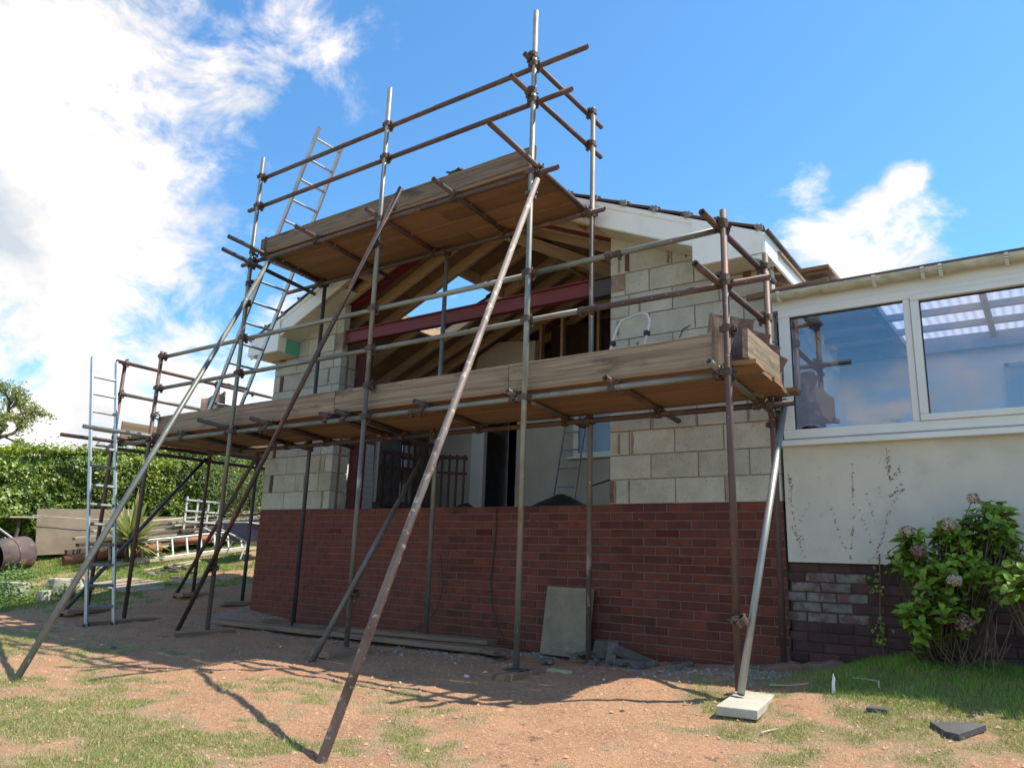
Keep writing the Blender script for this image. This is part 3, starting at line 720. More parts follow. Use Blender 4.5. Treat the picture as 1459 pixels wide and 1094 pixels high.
MB().prismz([(1.60, -.30), (1.67, -.35), (1.67, 2.4), (1.60, 2.4)], 2.215, 2.235).build('eave_trim', TILE, ext)
MB().prismz([(-5.33, -.336), (-5.31, -.336), (-5.31, 6.4), (-5.33, 6.4)], 2.03, 2.215).build('fascia', UPVC, ext)
for y in (.15, .55, .95, 1.35):
    MB().prism([(1.30, 2.08), (1.60, 2.02), (1.60, 2.12), (1.30, 2.26)], y, y + .045).build('rafter_foot', PINE, ext)
box('wall_plate', SLIP, 1.336, 1.40, -.02, 1.8, 1.93, 2.03, ext)
plank('timber_batten', (1.36, .02, 1.775), (2.05, -.02, 1.80), .10, .05, GREYWOOD, ext)

# --- inside: cream wall of the old house behind the opening
inner = box('inner_wall', PLASTER, -4.94, -4.02, 3.0, 3.1, -.42, 2.4, ext)
box('inner_wall', PLASTER, -3.18, -2.14, 3.0, 3.1, -.42, 2.30, ext)
box('inner_wall', PLASTER, -2.14, -1.25, 3.0, 3.1, -.42, .93, ext)
box('inner_wall', PLASTER, -1.25, 1.3, 3.0, 3.1, -.42, 2.3, ext)
box('inner_wall', PLASTER, -2.14, -1.25, 3.0, 3.1, 1.72, 2.3, ext)
MB().prism([(-4.02, 1.75), (-3.18, 1.75), (-2.9, 2.3), (-2.88, 2.78), (-3.6, 2.86), (-4.02, 2.66)], 3.002, 3.1).build('inner_wall', PLASTER, ext)
fr = MB().box(-4.02, -3.84, 2.96, 3.05, -.42, 1.75).build('door_frame', UPVC, ext)
box('door_frame', UPVC, -3.84, -3.78, 2.97, 3.05, -.42, 1.75, ext)
box('gloom_panel', GLOOM, -2.86, 1.08, 3.42, 3.46, 2.3, 3.1, ext)  # dark sheet added behind the studs to paint in the unlit loft
box('gloom_panel', GLOOM, -4.9, 1.2, 5.2, 5.3, -.42, 3.2, ext)
MB().box(-3.75, -3.2, 3.9, 4.2, -.4, .55).box(-3.7, -3.3, 3.85, 3.9, .6, .85).build('storage_shelf', GLOOM, ext)
box('shelf_item', REDJUNK, -3.78, -3.5, 3.86, 4.0, .95, 1.12, ext); box('shelf_item', YELJUNK, -3.8, -3.2, 3.86, 3.9, .58, .63, ext)
iw = MB().box(-2.16, -2.08, 2.97, 3.05, .93, 1.72).box(-1.31, -1.23, 2.97, 3.05, .93, 1.72).box(-2.08, -1.31, 2.97, 3.05, .93, .99).box(-2.08, -1.31, 2.97, 3.05, 1.66, 1.72).build('window_frame', UPVC, ext)
box('window_pane', mat('painted_sky_glass', (0.38, 0.50, 0.68), (0.30, 0.42, 0.60), scale=2, rough=0.3, bump=0, rnd=0), -2.08, -1.31, 3.02, 3.03, .99, 1.66, iw)  # solid blue pane paints in the sky's reflection
box('window_sill', UPVC, -2.22, -1.18, 2.90, 3.0, .90, .93, ext)
for x, y in ((-2.48, 3.12), (-2.87, 3.12), (-1.62, 3.12), (-1.95, 3.3)):
    box('stud', PINE, x - .022, x + .022, y, y + .09, 2.3, zt(x) - .2, ext)
plank('brace_timber', (-2.4, 3.5, 2.4), (-1.5, 3.5, 3.3), .10, .04, PINE, ext, upv=(0, -1, 0))
for y in (1.1, 1.9):
    box('stud', PINE, -4.945, -4.90, y, y + .05, 1.25, 2.2, ext)
box('stud', UPVC, -4.94, -4.90, 1.78, 1.83, .25, 1.3, ext)

# things standing in the opening
foil = thing('insulation_board', 'silver foil insulation board leaning inside the left end of the opening', 'insulation board', (-4.8, 1.35, -.42))
plank('board', (-4.86, 1.12, .33), (-4.86, 1.68, .33), 1.5, .06, FOIL, foil, upv=(1, 0, .05), warp=.002)
fl = MB()
for k in range(13):
    z = -.2 + k*.09
    for i in range(8):
        y = 1.15 + i*.065; fl.box(-4.828, -4.826, y, y + .05, z + (i % 2)*.02, z + (i % 2)*.02 + .004)
fl.build('printed_lines', LINTER, foil)
tp = thing('tarpaulin_heap', 'black tarpaulin draped in a low peak at the right of the opening', 'tarpaulin', (-1.45, 1.5, -.42))
def heap(name, m, cx, cy, z0, rx, ry, h, parent, n=22, seed=1):
    rr = np.random.default_rng(seed); g = np.linspace(-1, 1, n); U, V = np.meshgrid(g, g, indexing='ij')
    d = np.sqrt(U**2 + V**2); Z = h*np.clip(1 - d, 0, 1)**.9 + .03*(fbm(U*4 + seed, V*4) - .5)*np.clip(1.2 - d, 0, 1)*2
    co = np.stack([cx + U*rx - WL[parent.name].x, cy + V*ry - WL[parent.name].y, z0 + Z - WL[parent.name].z], -1).reshape(-1, 3)
    ii = (np.arange(n-1)[:, None]*n + np.arange(n-1)[None, :]).ravel(); fa = np.stack([ii, ii+n, ii+n+1, ii+1], -1)
    return link(name, np_mesh(name, co, fa, m, smooth=True), parent, WL[parent.name])
heap('sheet', TARP, -1.45, 1.5, -.1, .75, .6, .38, tp, seed=3)
tp2 = thing('tarpaulin_sheet', 'dark crumpled sheet lying along the opening behind the brown balustrades', 'tarpaulin', (-4.0, 1.2, -.42))
heap('sheet', TARP, -4.1, 1.25, -.3, .9, .7, .48, tp2, seed=5)
heap('sheet', TARP, -3.0, 1.6, -.3, .9, .6, .50, tp2, seed=9)

def balustrade(label, x0, y0, x1, y1, zb, ztop, n):
    t = thing('balustrade_panel', label, 'balustrade', ((x0+x1)/2, (y0+y1)/2, zb), 'brown balustrade panels stored in the opening')
    a = Vector((x0, y0, 0)); b = Vector((x1, y1, 0)); d = (b - a)
    for z, hh in ((ztop, .05), (ztop - .22, .035), (zb + .1, .04)):
        p = a + Vector((0, 0, z)); q = b + Vector((0, 0, z - .05))
        plank('rail', p, q, .045, hh, DARKWOOD, t, warp=.001)
    for i in range(n):
        u = (i + .3)/(n - .4); p = a + d*u
        MB().tube((p.x, p.y, zb), (p.x, p.y, ztop + .04 - .05*u), .017, n=8).build('baluster', DARKWOOD, t)
    return t
balustrade('brown wooden balustrade panel, the right one, standing clear against the cream wall', -4.05, 1.95, -3.33, 2.0, -.42, .90, 6)
balustrade('brown wooden balustrade panel, the middle one hidden behind the raking tube', -4.5, 1.9, -3.9, 2.05, -.42, 1.12, 7)
balustrade('brown wooden balustrade panel, the left one in front of the bright gap', -4.75, 1.75, -4.3, 1.9, -.42, .98, 4)

def ladder(name, label, p0, p1, wdir, width, m, stile, rung, nr, group=None, start=.12, end=.12):
    p0 = Vector(p0); p1 = Vector(p1); wdir = Vector(wdir).normalized()
    t = thing(name, label, 'ladder', p0 + wdir*width/2, group)
    for k in (0, 1):
        a = p0 + wdir*width*k; b = p1 + wdir*width*k
        plank('stile', a, b, stile[0], stile[1], m, t, upv=wdir, seg=2, warp=0)
        MB().box(-.02, .02, -.032, .032, -.02, .03, Matrix.Translation(a)).build('foot_cap', BLACK, t)
    for i in range(nr):
        u = start + (1 - start - end)*i/(nr - 1); c = p0.lerp(p1, u)
        o = plank('rung', c + wdir*.01, c + wdir*(width - .01), rung[0], rung[1], m, t, upv=(p1 - p0), seg=1, warp=0)
    return t
ladder('inside_ladder', 'thin aluminium ladder leaning on the cream wall below the inner window', (-2.27, 2.55, .0), (-2.24, 2.97, 1.75), (1, 0, 0), .34, ALU, (.03, .02), (.02, .02), 6)
o = MB().tube((-1.55, 2.3, .42), (-.45, 2.0, .62), .012).build('metal_bar', DARKT); tag(o, 'thin dark metal bar lying across the foot of the inner ladder', 'bar')

# ---------------------------------------------------------------- bungalow with the glazed front, right
bun = thing('bungalow', 'cream rendered bungalow wing with white framed windows and translucent roof at the right', 'house', (4.0, 0, -1.1))
ren = box('rendered_wall', RENDER, 1.60, 7.0, .0, .20, -.475, .44, bun)
pb = box('brick_plinth', OLDMORTAR, 1.59, 7.0, .045, .20, -1.45, -.475, bun)
ob_f = brick_mesh('brick', .215, .066, .05, OLDBRICK, .005); pb_f = brick_mesh('brick', .215, .066, .05, PAINTBRICK, .005)
for r_ in range(10):
    z = -.475 - .038 - .075*r_
    x = 1.60 + .1125 - (.1125 if r_ % 2 else 0) + .0
    while x < 4.1:
        white = (1 <= r_ <= 5) and x < (2.10 + (.1 if r_ in (1, 3) else 0)) and not (r_ == 1 and x < 1.75)
        link('brick', pb_f if white else ob_f, pb, (x, .037 + random.uniform(-.003, .003), z + random.uniform(-.002, .002)))
        x += .225
# dried climber traces on the render
paths = [[(2.378,.382),(2.378,.248),(2.38,.138)],[(2.387,.149),(2.429,.202),(2.465,.255)],[(2.367,.018),(2.414,.06),(2.462,.124)],[(2.364,-.026),(2.409,-.005),(2.465,.081)],
[(2.358,-.08),(2.326,-.187),(2.289,-.295),(2.241,-.403),(2.193,-.451)],[(2.122,.327),(2.115,.101),(2.107,-.122),(2.081,-.297),(2.063,-.45)],[(1.953,-.042),(1.971,-.166),(2.003,-.276),(2.042,-.39)],
[(2.209,.076),(2.226,-.035),(2.246,-.166)],[(2.158,-.067),(2.19,-.209),(2.221,-.35)],[(1.63,.26),(1.645,.115),(1.649,-.084),(1.676,-.257),(1.738,-.454)],[(1.784,-.017),(1.729,-.12),(1.697,-.211),(1.735,-.347)],
[(2.295,.129),(2.311,.019)],[(1.64,-.188),(1.663,-.257),(1.705,-.358)],[(1.64,.209),(1.667,.137),(1.632,.068)],[(1.7,.277),(1.694,.242)],[(2.265,-.402),(2.261,-.47)]]
cl = MB()
dens_ = [16, 12, 12, 12, 8, 7, 5, 4, 4, 6, 3, 4, 7, 8, 6, 14]
for p, dn in zip(paths, dens_):
    for (a, b) in zip(p[:-1], p[1:]):
        ln = math.hypot(b[0]-a[0], b[1]-a[1])
        for k in range(max(2, int(ln*dn*12))):
            u = random.random(); sp = .009 if dn > 9 else .005
            x = a[0] + (b[0]-a[0])*u + random.gauss(0, sp); z = a[1] + (b[1]-a[1])*u + random.gauss(0, sp*.6)
            s_ = random.uniform(.0008, .0028); e = random.uniform(1, 3)
            cl.box(-s_*e, s_*e, -.004, .0, -s_, s_, Matrix.Translation((x, -.001, z)) @ Matrix.Rotation(random.uniform(0, 3.1), 4, 'Y'))
cl.build('climber_traces', TWIG, bun, kind='stuff')
# window band
F = MB()
fx0 = 1.625
wf = MB().box(fx0, 7.0, -.045, .04, .50, .575).box(fx0, 7.0, -.045, .04, 1.535, 1.61).box(fx0, 1.715, -.045, .04, .575, 1.535).box(2.575, 2.625, -.045, .04, .575, 1.535).build('window_frame', UPVCOLD, bun, bevel=.006)
sash = MB()
for (xa, xb) in ((2.628, 4.35), (4.42, 6.1)):
    sash.box(xa, xb, -.062, .03, .575, .625).box(xa, xb, -.062, .03, 1.515, 1.56).box(xa, xa + .058, -.062, .03, .625, 1.515).box(xb - .058, xb, -.062, .03, .625, 1.515)
sash.build('sash', UPVCOLD, wf, bevel=.006)
gp = []
for (xa, xb, za, zb) in ((1.715, 2.575, .575, 1.535), (2.686, 4.292, .625, 1.515), (4.478, 6.04, .625, 1.515)):
    MB().box(xa, xb, -.012, -.006, za, zb).build('pane', GLASS, wf)
    MB().box(xa, xb, -.020, -.004, zb - .012, zb).box(xa, xa + .008, -.020, -.004, za, zb - .012).build('glazing_gasket', BLACK, wf)
MB().box(1.60, 7.0, -.075, .20, .44, .485).build('window_sill', UPVCOLD, bun, bevel=.005)
MB().box(1.60, 7.0, -.028, .20, .487, .50).build('sill_packer', RENDER, bun)
MB().box(1.58, 7.0, -.035, .03, 1.61, 1.70).build('fascia_board', UPVCOLD, bun)
# gutter: half round channel
gut = MB(); ng = 12
gxs = [1.565 + i*.5 for i in range(12)]
prof = [(.055*math.cos(math.pi + math.pi*i/ng), .055*math.sin(math.pi + math.pi*i/ng)) for i in range(ng + 1)]
prof2 = [(.051*math.cos(math.pi + math.pi*i/ng), .051*math.sin(math.pi + math.pi*i/ng)) for i in range(ng, -1, -1)]
pp = prof + prof2; vs = []; fs = []
for xx in (1.565, 7.0):
    for (y, z) in pp: vs.append((xx, -.095 + y, 1.735 + z))
n_ = len(pp)
fs = [(i, (i+1) % n_, (i+1) % n_ + n_, i + n_) for i in range(n_)]
fs.append(tuple(list(range(ng + 1)) + [])) 
gut.add(vs, fs); GUTM = mat('weathered_gutter', (0.52, 0.52, 0.42), (0.36, 0.37, 0.27), scale=9, rough=0.5, bump=0.05, rnd=0, c3=(0.19, 0.18, 0.11), s3=7, t3=(0.56, 0.74), stretch3=(1.5, 1, 4))
gut.build('gutter', GUTM, bun)
for x in (1.66, 2.40, 2.74, 2.86, 3.28, 4.1, 4.9):
    b = MB(); m = 10
    for i in range(m):
        a0 = math.pi + math.pi*i/m; a1 = math.pi + math.pi*(i+1)/m
        b.box(x - .012, x + .012, -.004, .004, -.014, .014, Matrix.Translation((0, -.095 + .060*math.cos((a0+a1)/2), 1.735 + .060*math.sin((a0+a1)/2))) @ Matrix.Rotation(-(a0+a1)/2 + math.pi/2, 4, 'X').inverted())
    b.box(x - .012, x + .012, -.160, -.148, 1.722, 1.738)
    b.build('gutter_bracket', UPVCOLD, bun)
box('roof_edge', mat('brown_roof_edge', (0.10, 0.06, 0.05), (0.07, 0.045, 0.04), scale=8, rough=.7, bump=.2, rnd=0), 1.60, 7.0, -.06, .06, 1.762, 1.79, bun)
# conservatory interior
box('conservatory_floor', SLABC, 1.6, 7.0, .2, 2.6, -.5, -.3, bun)
CWALL = mat('blue_white_wall', (0.60, 0.62, 0.66), (0.54, 0.56, 0.60), scale=1.5, rough=.9, bump=.05, rnd=0)
box('back_wall', CWALL, 1.6, 7.0, 2.4, 2.5, -.3, 1.865, bun)
box('end_wall', CWALL, 6.9, 7.0, .2, 2.4, -.3, 1.75, bun)
box('side_lining', CWALL, 1.566, 1.60, .27, 2.4, -.3, 1.60, bun)
MB().box(3.13, 3.17, 2.36, 2.40, -.3, 1.52).box(3.13, 4.0, 2.36, 2.40, 1.48, 1.52).box(3.17, 3.95, 2.37, 2.40, -.3, 1.48).build('inner_door', mat('grey_blue_door', (0.25, 0.32, 0.42), (0.2, 0.27, 0.36), rough=.5, bump=0, rnd=0), bun)  # plain grey-blue door colour
vs = []; fs = []; nn = 0
xs_ = np.arange(2.24, 7.0, .019)
for i, x in enumerate(xs_):
    zc = .012*math.sin(x*2*math.pi/.076)
    vs += [(x, .06, 1.775 + zc), (x, 2.55, 1.885 + zc)]
    if i: b0 = 2*i - 2; fs.append((b0, b0+1, b0+3, b0+2))
MB().add(vs, fs).build('corrugated_roof_sheet', CORR, bun, smooth=True)
MB().add([(1.6, .06, 1.775), (2.24, .06, 1.775), (2.24, 2.55, 1.885), (1.6, 2.55, 1.885), (1.6, .06, 1.79), (2.24, .06, 1.79), (2.24, 2.55, 1.90), (1.6, 2.55, 1.90)], [(0, 1, 2, 3), (7, 6, 5, 4), (0, 4, 5, 1), (1, 5, 6, 2)]).build('roof_panel', CWALL, bun)
BEAM = mat('blue_grey_beam', (0.24, 0.29, 0.38), (0.20, 0.25, 0.33), rough=.7, bump=.05, rnd=0)
for y in (.55, 1.15, 1.75):
    z = 1.755 + .044*y; box('purlin', BEAM, 1.6, 7.0, y, y + .045, z - .06, z, bun)
for x in (2.24, 3.05, 3.86, 4.67, 5.5):
    MB().add([(x, .06, 1.70), (x+.05, .06, 1.70), (x+.05, 2.4, 1.80), (x, 2.4, 1.80), (x, .06, 1.76), (x+.05, .06, 1.76), (x+.05, 2.4, 1.86), (x, 2.4, 1.86)], [(3, 2, 1, 0), (4, 5, 6, 7), (0, 1, 5, 4), (1, 2, 6, 5), (2, 3, 7, 6), (3, 0, 4, 7)]).build('rafter', BEAM, bun)
MB().box(1.6, 7.0, 2.33, 2.399, 1.70, 1.86).build('cornice', BEAM, bun)
# wicker chair back and red pot inside
wc = thing('wicker_chair', 'pale wicker chair back showing at the bottom of the left window', 'chair', (2.3, .6, -.3))
b = MB()
for i in range(9):
    a = math.pi*i/8; b.tube((2.33 + .20*math.cos(a), .55, .42 + .30*math.sin(a)) if i else (2.53, .55, .3), (2.33 + .20*math.cos(a + .39), .55, .42 + .30*math.sin(a + .39)), .012, n=6)
b.build('chair_back_rim', PINE, wc)
b = MB()
for i in range(9):
    x = 2.16 + i*.042; h = .42 + .30*math.sqrt(max(0, 1 - ((x - 2.33)/.2)**2)); b.tube((x - .06, .552, .1), (x + .03, .552, h), .005, n=5); b.tube((x + .06, .548, .1), (x - .03, .548, h), .005, n=5)
b.build('cane_lattice', WHITEP, wc)
b = MB().box(2.12, 2.54, .5, .95, .08, .14)
b.build('seat', PINE, wc)
for x in (2.14, 2.52):
    for y in (.55, .92): MB().tube((x, y, -.3), (x, y, .08), .015).build('leg', PINE, wc)
pot = thing('flower_pot', 'red pot on the inner sill at the left corner of the window', 'pot', (1.80, .12, .485))
MB().tube((1.80, .14, .50), (1.80, .14, .60), .05, .07, n=14).build('pot', REDJUNK, pot, smooth=False)
MB().tube((1.80, .14, .6), (1.80, .14, .615), .075, n=14).build('rim', REDJUNK, pot)
MB().box(1.745, 2.1, .06, .2, .485, .50).build('tray', REDJUNK, pot)

# ---------------------------------------------------------------- scaffold
sc = thing('scaffold', 'two-tier tube and coupler scaffold with timber board platforms across the gable front', 'scaffold', (-2.5, -.75, -1.35))
def S(x, y, z0, z1, m, lean=(0, 0)): return tube_part('standard', (x, y, z0), (x + lean[0], y + lean[1], z1), m, sc)
YO, YI = -1.35, -.42
STD = {'O1': (1.63, YO), 'O2': (-.07, YO), 'O3': (-1.915, YO), 'O4': (-4.02, YO), 'O5': (-5.68, YO), 'P': (-6.62, -1.32), 'I1': (1.65, YI), 'I2': (.025, YI), 'I3': (-1.80, YI), 'I4': (-3.79, YI), 'I5': (-5.55, .15), 'I6': (-6.50, .03)}
S(1.63, YO, -1.285, 1.985, RUST); S(-.07, YO, -1.325, 4.42, GALV, (.005, 0)); S(-1.915, YO, -1.335, 1.10, MIXT); S(-1.915, YO, 1.102, 4.30, GALV)
S(-4.02, YO, -1.345, 4.12, GALV); S(-5.68, YO, -1.345, 1.90, RUST); S(-6.62, -1.32, -1.33, 1.87, RUST)
S(1.65, YI, -1.19, 1.98, RUST); S(.025, YI, -1.36, 3.90, MIXT); S(-1.80, YI, -1.38, 2.82, GALV); S(-3.79, YI, -1.40, 2.82, DARKT); S(-5.55, .15, -1.22, .82, DARKT); S(-6.50, .03, -1.20, 1.80, RUST)
# sleeves on the standards
def T(kind, a, b, m): return tube_part(kind, a, b, m, sc)
def coupler_mesh(dy=.0495, swivel=False):
    b = MB()
    def ring(M, seam):
        n = 14
        for i in range(n):
            a0 = 2*math.pi*i/n; a1 = 2*math.pi*(i+1)/n
            vs = []
            for a in (a0, a1):
                for rr, z in ((.0245, -.024), (.0325, -.022), (.0325, .022), (.0245, .024)):
                    vs.append(M @ Vector((rr*math.cos(a), rr*math.sin(a), z)))
            b.add(vs, [(0, 4, 5, 1), (1, 5, 6, 2), (2, 6, 7, 3)])
        for sgn in (1, -1):
            Mb = M @ Matrix.Rotation(seam + (0 if sgn > 0 else math.pi), 4, 'Z')
            b.box(.026, .050, -.008, .008, -.017, .017, Mb)
            if sgn > 0:
                a = Mb @ Vector((.042, -.034, 0)); c = Mb @ Vector((.042, .044, 0)); b.tube(a, c, .0055, n=6)
                b.tube(Mb @ Vector((.042, .014, 0)), Mb @ Vector((.042, .028, 0)), .011, n=6)
                b.tube(Mb @ Vector((.042, .040, 0)), Mb @ Vector((.042, .030, 0)), .008, n=6)
    ring(Matrix.Identity(4), math.radians(20))
    M2 = Matrix.Translation((0, dy, 0)) @ (Matrix.Rotation(math.radians(90), 4, 'Y') if not swivel else Matrix.Rotation(math.radians(35), 4, 'Y'))
    ring(M2, math.radians(200))
    b.box(-.016, .016, .024, dy - .024 if dy > .05 else .027, -.016, .016)
    return b.mesh('coupler', COUP)
CM = coupler_mesh(); CS = coupler_mesh(swivel=True)
for m_ in (CM, CS):
    for v in m_.vertices: v.co.x *= 1.12; v.co.z *= 1.15
def coup(p, zdir, ydir, mesh=None):
    z = Vector(zdir).normalized(); y = Vector(ydir); y = (y - z*y.dot(z)).normalized(); x = y.cross(z)
    q = Matrix((x, y, z)).transposed().to_quaternion()
    return link('coupler', mesh or CM, sc, p, q)
Zv = (0, 0, 1)
def ledger(kind, x0, x1, y, z, m, names, z1=None, cy=1):
    z1 = z if z1 is None else z1
    T(kind, (x0, y, z), (x1, y, z1), m)
    for n in names:
        X, Y = STD[n]; u = (X - x0)/(x1 - x0); coup((X, Y, z + (z1 - z)*u), Zv, (0, cy, 0))
LZ = .765
# lower deck ledgers
ledger('ledger', -6.72, -2.3, -1.30, LZ, GALV, ('O5', 'O4'), z1=.755); ledger('ledger', -2.298, 1.665, -1.30, LZ - .008, GALV, ('O3', 'O2', 'O1'), z1=.775)
LI = .708
ledger('ledger', -5.72, -2.4, -.47, LI, RUST, ('I4',), cy=-1); ledger('ledger', -2.398, 1.83, -.47, LI, RUST, ('I3', 'I2', 'I1'), cy=-1)
# lower guard rails
ledger('guard_rail', -5.80, -.15, -1.30, 1.845, GALV, ('O5', 'O4', 'O3')); ledger('guard_rail', -.148, 1.60, -1.30, 1.85, GALV, ('O2', 'O1'), z1=1.865)
ledger('guard_rail', -5.74, .48, -1.30, 1.43, GALV, ('O5', 'O4', 'O3', 'O2'), z1=1.435); ledger('guard_rail', .482, 1.93, -1.30, 1.435, RUST, ('O1',), z1=1.43)
# joint sleeves in the rails
def sleeve(p, d):
    b = MB(); q = Vector(d).to_track_quat('Z', 'Y'); M = Matrix.Translation(p) @ q.to_matrix().to_4x4()
    for s_ in (-.05, .05):
        b.tube(M @ Vector((0, 0, s_ - .022)), M @ Vector((0, 0, s_ + .022)), .031, n=12)
        b.box(-.012, .012, -.052, -.028, s_ - .012, s_ + .012, M); b.tube(M @ Vector((-.02, -.045, s_)), M @ Vector((.03, -.045, s_)), .007, n=6)
    b.tube(M @ Vector((0, 0, -.075)), M @ Vector((0, 0, .075)), .0275, n=12)
    b.build('sleeve_coupler', COUP, sc)
sleeve((.72, -1.30, 1.858), (1, 0, 0)); sleeve((.48, -1.30, 1.435), (-1, 0, 0)); sleeve((-3.5, -1.30, .758), (1, 0, 0)); sleeve((-1.3, -1.30, .762), (1, 0, 0)); sleeve((-6.57, .62, 1.85), (0, 1, 0))
# end rails right, lower tier
T('guard_rail', (1.565, -1.60, 1.885), (1.61, -.06, 1.865), RUST); coup((1.63, YO, 1.885), Zv, (-1, 0, 0)); coup((1.65, YI, 1.87), Zv, (-1, 0, 0))
T('guard_rail', (1.565, -1.75, 1.445), (1.61, -.33, 1.425), RUST); coup((1.63, YO, 1.46), Zv, (-1, 0, 0)); coup((1.65, YI, 1.43), Zv, (-1, 0, 0))
# left return rails
T('guard_rail', (-6.575, -1.46, 1.865), (-6.56, .62, 1.85), RUST); T('guard_rail', (-6.56, .622, 1.85), (-6.54, 1.9, 1.84), MIXT)
T('guard_rail', (-6.575, -1.36, 1.44), (-6.56, .12, 1.44), GALV); T('guard_rail', (-6.56, .122, 1.44), (-6.55, 1.6, 1.44), GALV)
for z in (1.865, 1.44): coup((-6.62, -1.32, z), Zv, (1, 0, 0)); coup((-6.50, .03, z - .01), Zv, (-1, 0, 0))
T('ledger', (-6.57, -1.55, LZ - .05), (-6.55, 1.9, LZ - .05), DARKT); T('ledger', (-5.60, -.6, LZ - .05), (-5.6, 1.9, LZ - .05), DARKT)
coup((-6.62, -1.32, LZ - .05), Zv, (1, 0, 0)); coup((-6.50, .03, LZ - .05), Zv, (-1, 0, 0)); coup((-5.55, .15, LZ - .05), Zv, (-1, 0, 0)); coup((-5.68, YO, LZ), Zv, (1, 0, 0))
# lower transoms (rest on the ledgers)
TZ = LZ + .049
for x, ty, ey, m in ((1.545, -1.50, -.02, GALV), (.71, -1.42, -.035, RUST), (-.21, -1.40, -.12, MIXT), (-1.21, -1.43, -.05, RUST), (-2.24, -1.43, -.10, DARKT), (-2.50, -1.40, -.06, RUST), (-3.45, -1.52, -.03, RUST), (-4.15, -1.68, -.08, DARKT), (-5.05, -1.36, -.1, DARKT)):
    T('transom', (x, ty, TZ - .07*(ty + 1.30)), (x, ey, TZ - .07*(ey + 1.30)), m)
    for y, z in ((-1.30, LZ), (-.47, LI)): coup((x, y, z), (1, 0, 0), (0, 0, 1))
T('transom', (-5.72, -2.14, TZ), (-5.60, .12, TZ), GALV); T('transom', (-6.52, -2.02, .79), (-6.35, -.1, .79), RUST)
T('transom', (-6.40, -1.45, TZ + .02), (-6.4, -1.0, TZ + .02), RUST)
coup((-5.69, -1.30, LZ), (1, 0, 0), (0, 0, 1)); coup((-6.45, -1.30, LZ), (1, 0, 0), (0, 0, 1))
# upper deck
ledger('ledger', -4.26, -1.4, -1.30, 2.79, RUST, ('O4', 'O3'), z1=2.80); ledger('ledger', -1.398, .18, -1.30, 2.80, RUST, ('O2',), z1=2.785)
ledger('ledger', -4.54, -2.1, -.47, 2.745, RUST, ('I4',), z1=2.74, cy=-1); ledger('ledger', -2.098, .19, -.47, 2.74, RUST, ('I3', 'I2'), z1=2.74, cy=-1)
for x, ty, ey, m in ((-.03, -2.02, -.36, RUST), (-.99, -1.60, -.24, RUST), (-1.97, -1.50, -.36, RUST), (-2.93, -1.60, -.10, RUST), (-3.83, -1.80, -.38, DARKT)):
    T('transom', (x, ty, 2.845 - .065*(ty + 1.30)), (x, ey, 2.845 - .065*(ey + 1.30)), m)
    for y, z in ((-1.30, 2.795), (-.47, 2.742)): coup((x, y, z), (1, 0, 0), (0, 0, 1))
T('transom', (-3.86, -1.83, 2.72), (-4.02, -.38, 2.68), DARKT); coup((-4.02, YO, 2.72), Zv, (1, 0, 0))
# upper guard rails
ledger('guard_rail', -4.10, -1.3, -1.30, 3.875, RUST, ('O4', 'O3')); ledger('guard_rail', -1.298, .46, -1.30, 3.875, RUST, ('O2',), z1=3.865)
ledger('guard_rail', -4.26, -2.0, -1.30, 3.50, RUST, ('O4',)); ledger('guard_rail', -1.998, .31, -1.30, 3.50, RUST, ('O3', 'O2'))
T('guard_rail', (-.13, -1.42, 3.955), (-.015, -.17, 3.83), RUST); coup((-.07, YO, 3.955), Zv, (-1, 0, 0)); coup((.025, YI, 3.855), Zv, (-1, 0, 0))
T('guard_rail', (-.13, -1.62, 3.605), (-.015, -.18, 3.485), RUST); coup((-.07, YO, 3.59), Zv, (-1, 0, 0)); coup((.025, YI, 3.50), Zv, (-1, 0, 0))
# rakers and braces
def raker(kind, a, b, m, cs=()):
    T(kind, a, b, m)
    d = Vector(b) - Vector(a)
    for p, yd in cs: coup(p, Zv, yd, CS)
raker('raker', (.57, -3.80, -1.46), (.03, -1.395, 2.66), TANT, [((-.065, YO, 2.56), (.6, -.5, 0))])
raker('raker', (-4.45, -1.425, -1.40), (-1.57, -1.425, 3.02), RUST, [((-1.915, YO, 2.50), (0, -1, 0)), ((-4.02, YO, -.72), (0, -1, 0))])
raker('raker', (-2.55, -3.77, -1.46), (-3.66, -1.35, 2.72), GALV, [((-4.02, YO, 2.25), (.8, -.5, 0))])
raker('brace', (-1.75, -1.88, -1.41), (-1.975, -.34, .62), MIXT, [((-1.915, YO, -.88), (.7, .3, 0))])
raker('brace', (-6.62, -1.66, -1.40), (-6.50, -.03, .74), DARKT, [((-6.62, -1.32, -1.05), (0, -1, 0))])
raker('brace', (-6.60, -.19, -1.20), (-4.80, -.37, .72), RUST, [])
raker('raker', (1.685, -1.485, -1.285), (1.735, -.355, .755), SUNLIT, [((1.63, YO, -.86), (1, -.6, 0)), ((1.65, YI, .63), (1, .3, 0))])
for x, y, z in ((1.65, YI, .80), (1.65, YI, .56), (1.63, YO, 1.09), (-4.02, YO, 2.9), (-5.68, YO, 1.07), (-1.915, YO, 1.06), (-4.02, YO, 2.5)):
    coup((x, y, z), Zv, (.4, 1, 0))
for n, z in (('O2', -1.325), ('O1', -1.30)):
    x, y = STD[n]; MB().box(x - .075, x + .075, y - .075, y + .075, z - .012, z - .006).build('base_plate', COUP, sc)

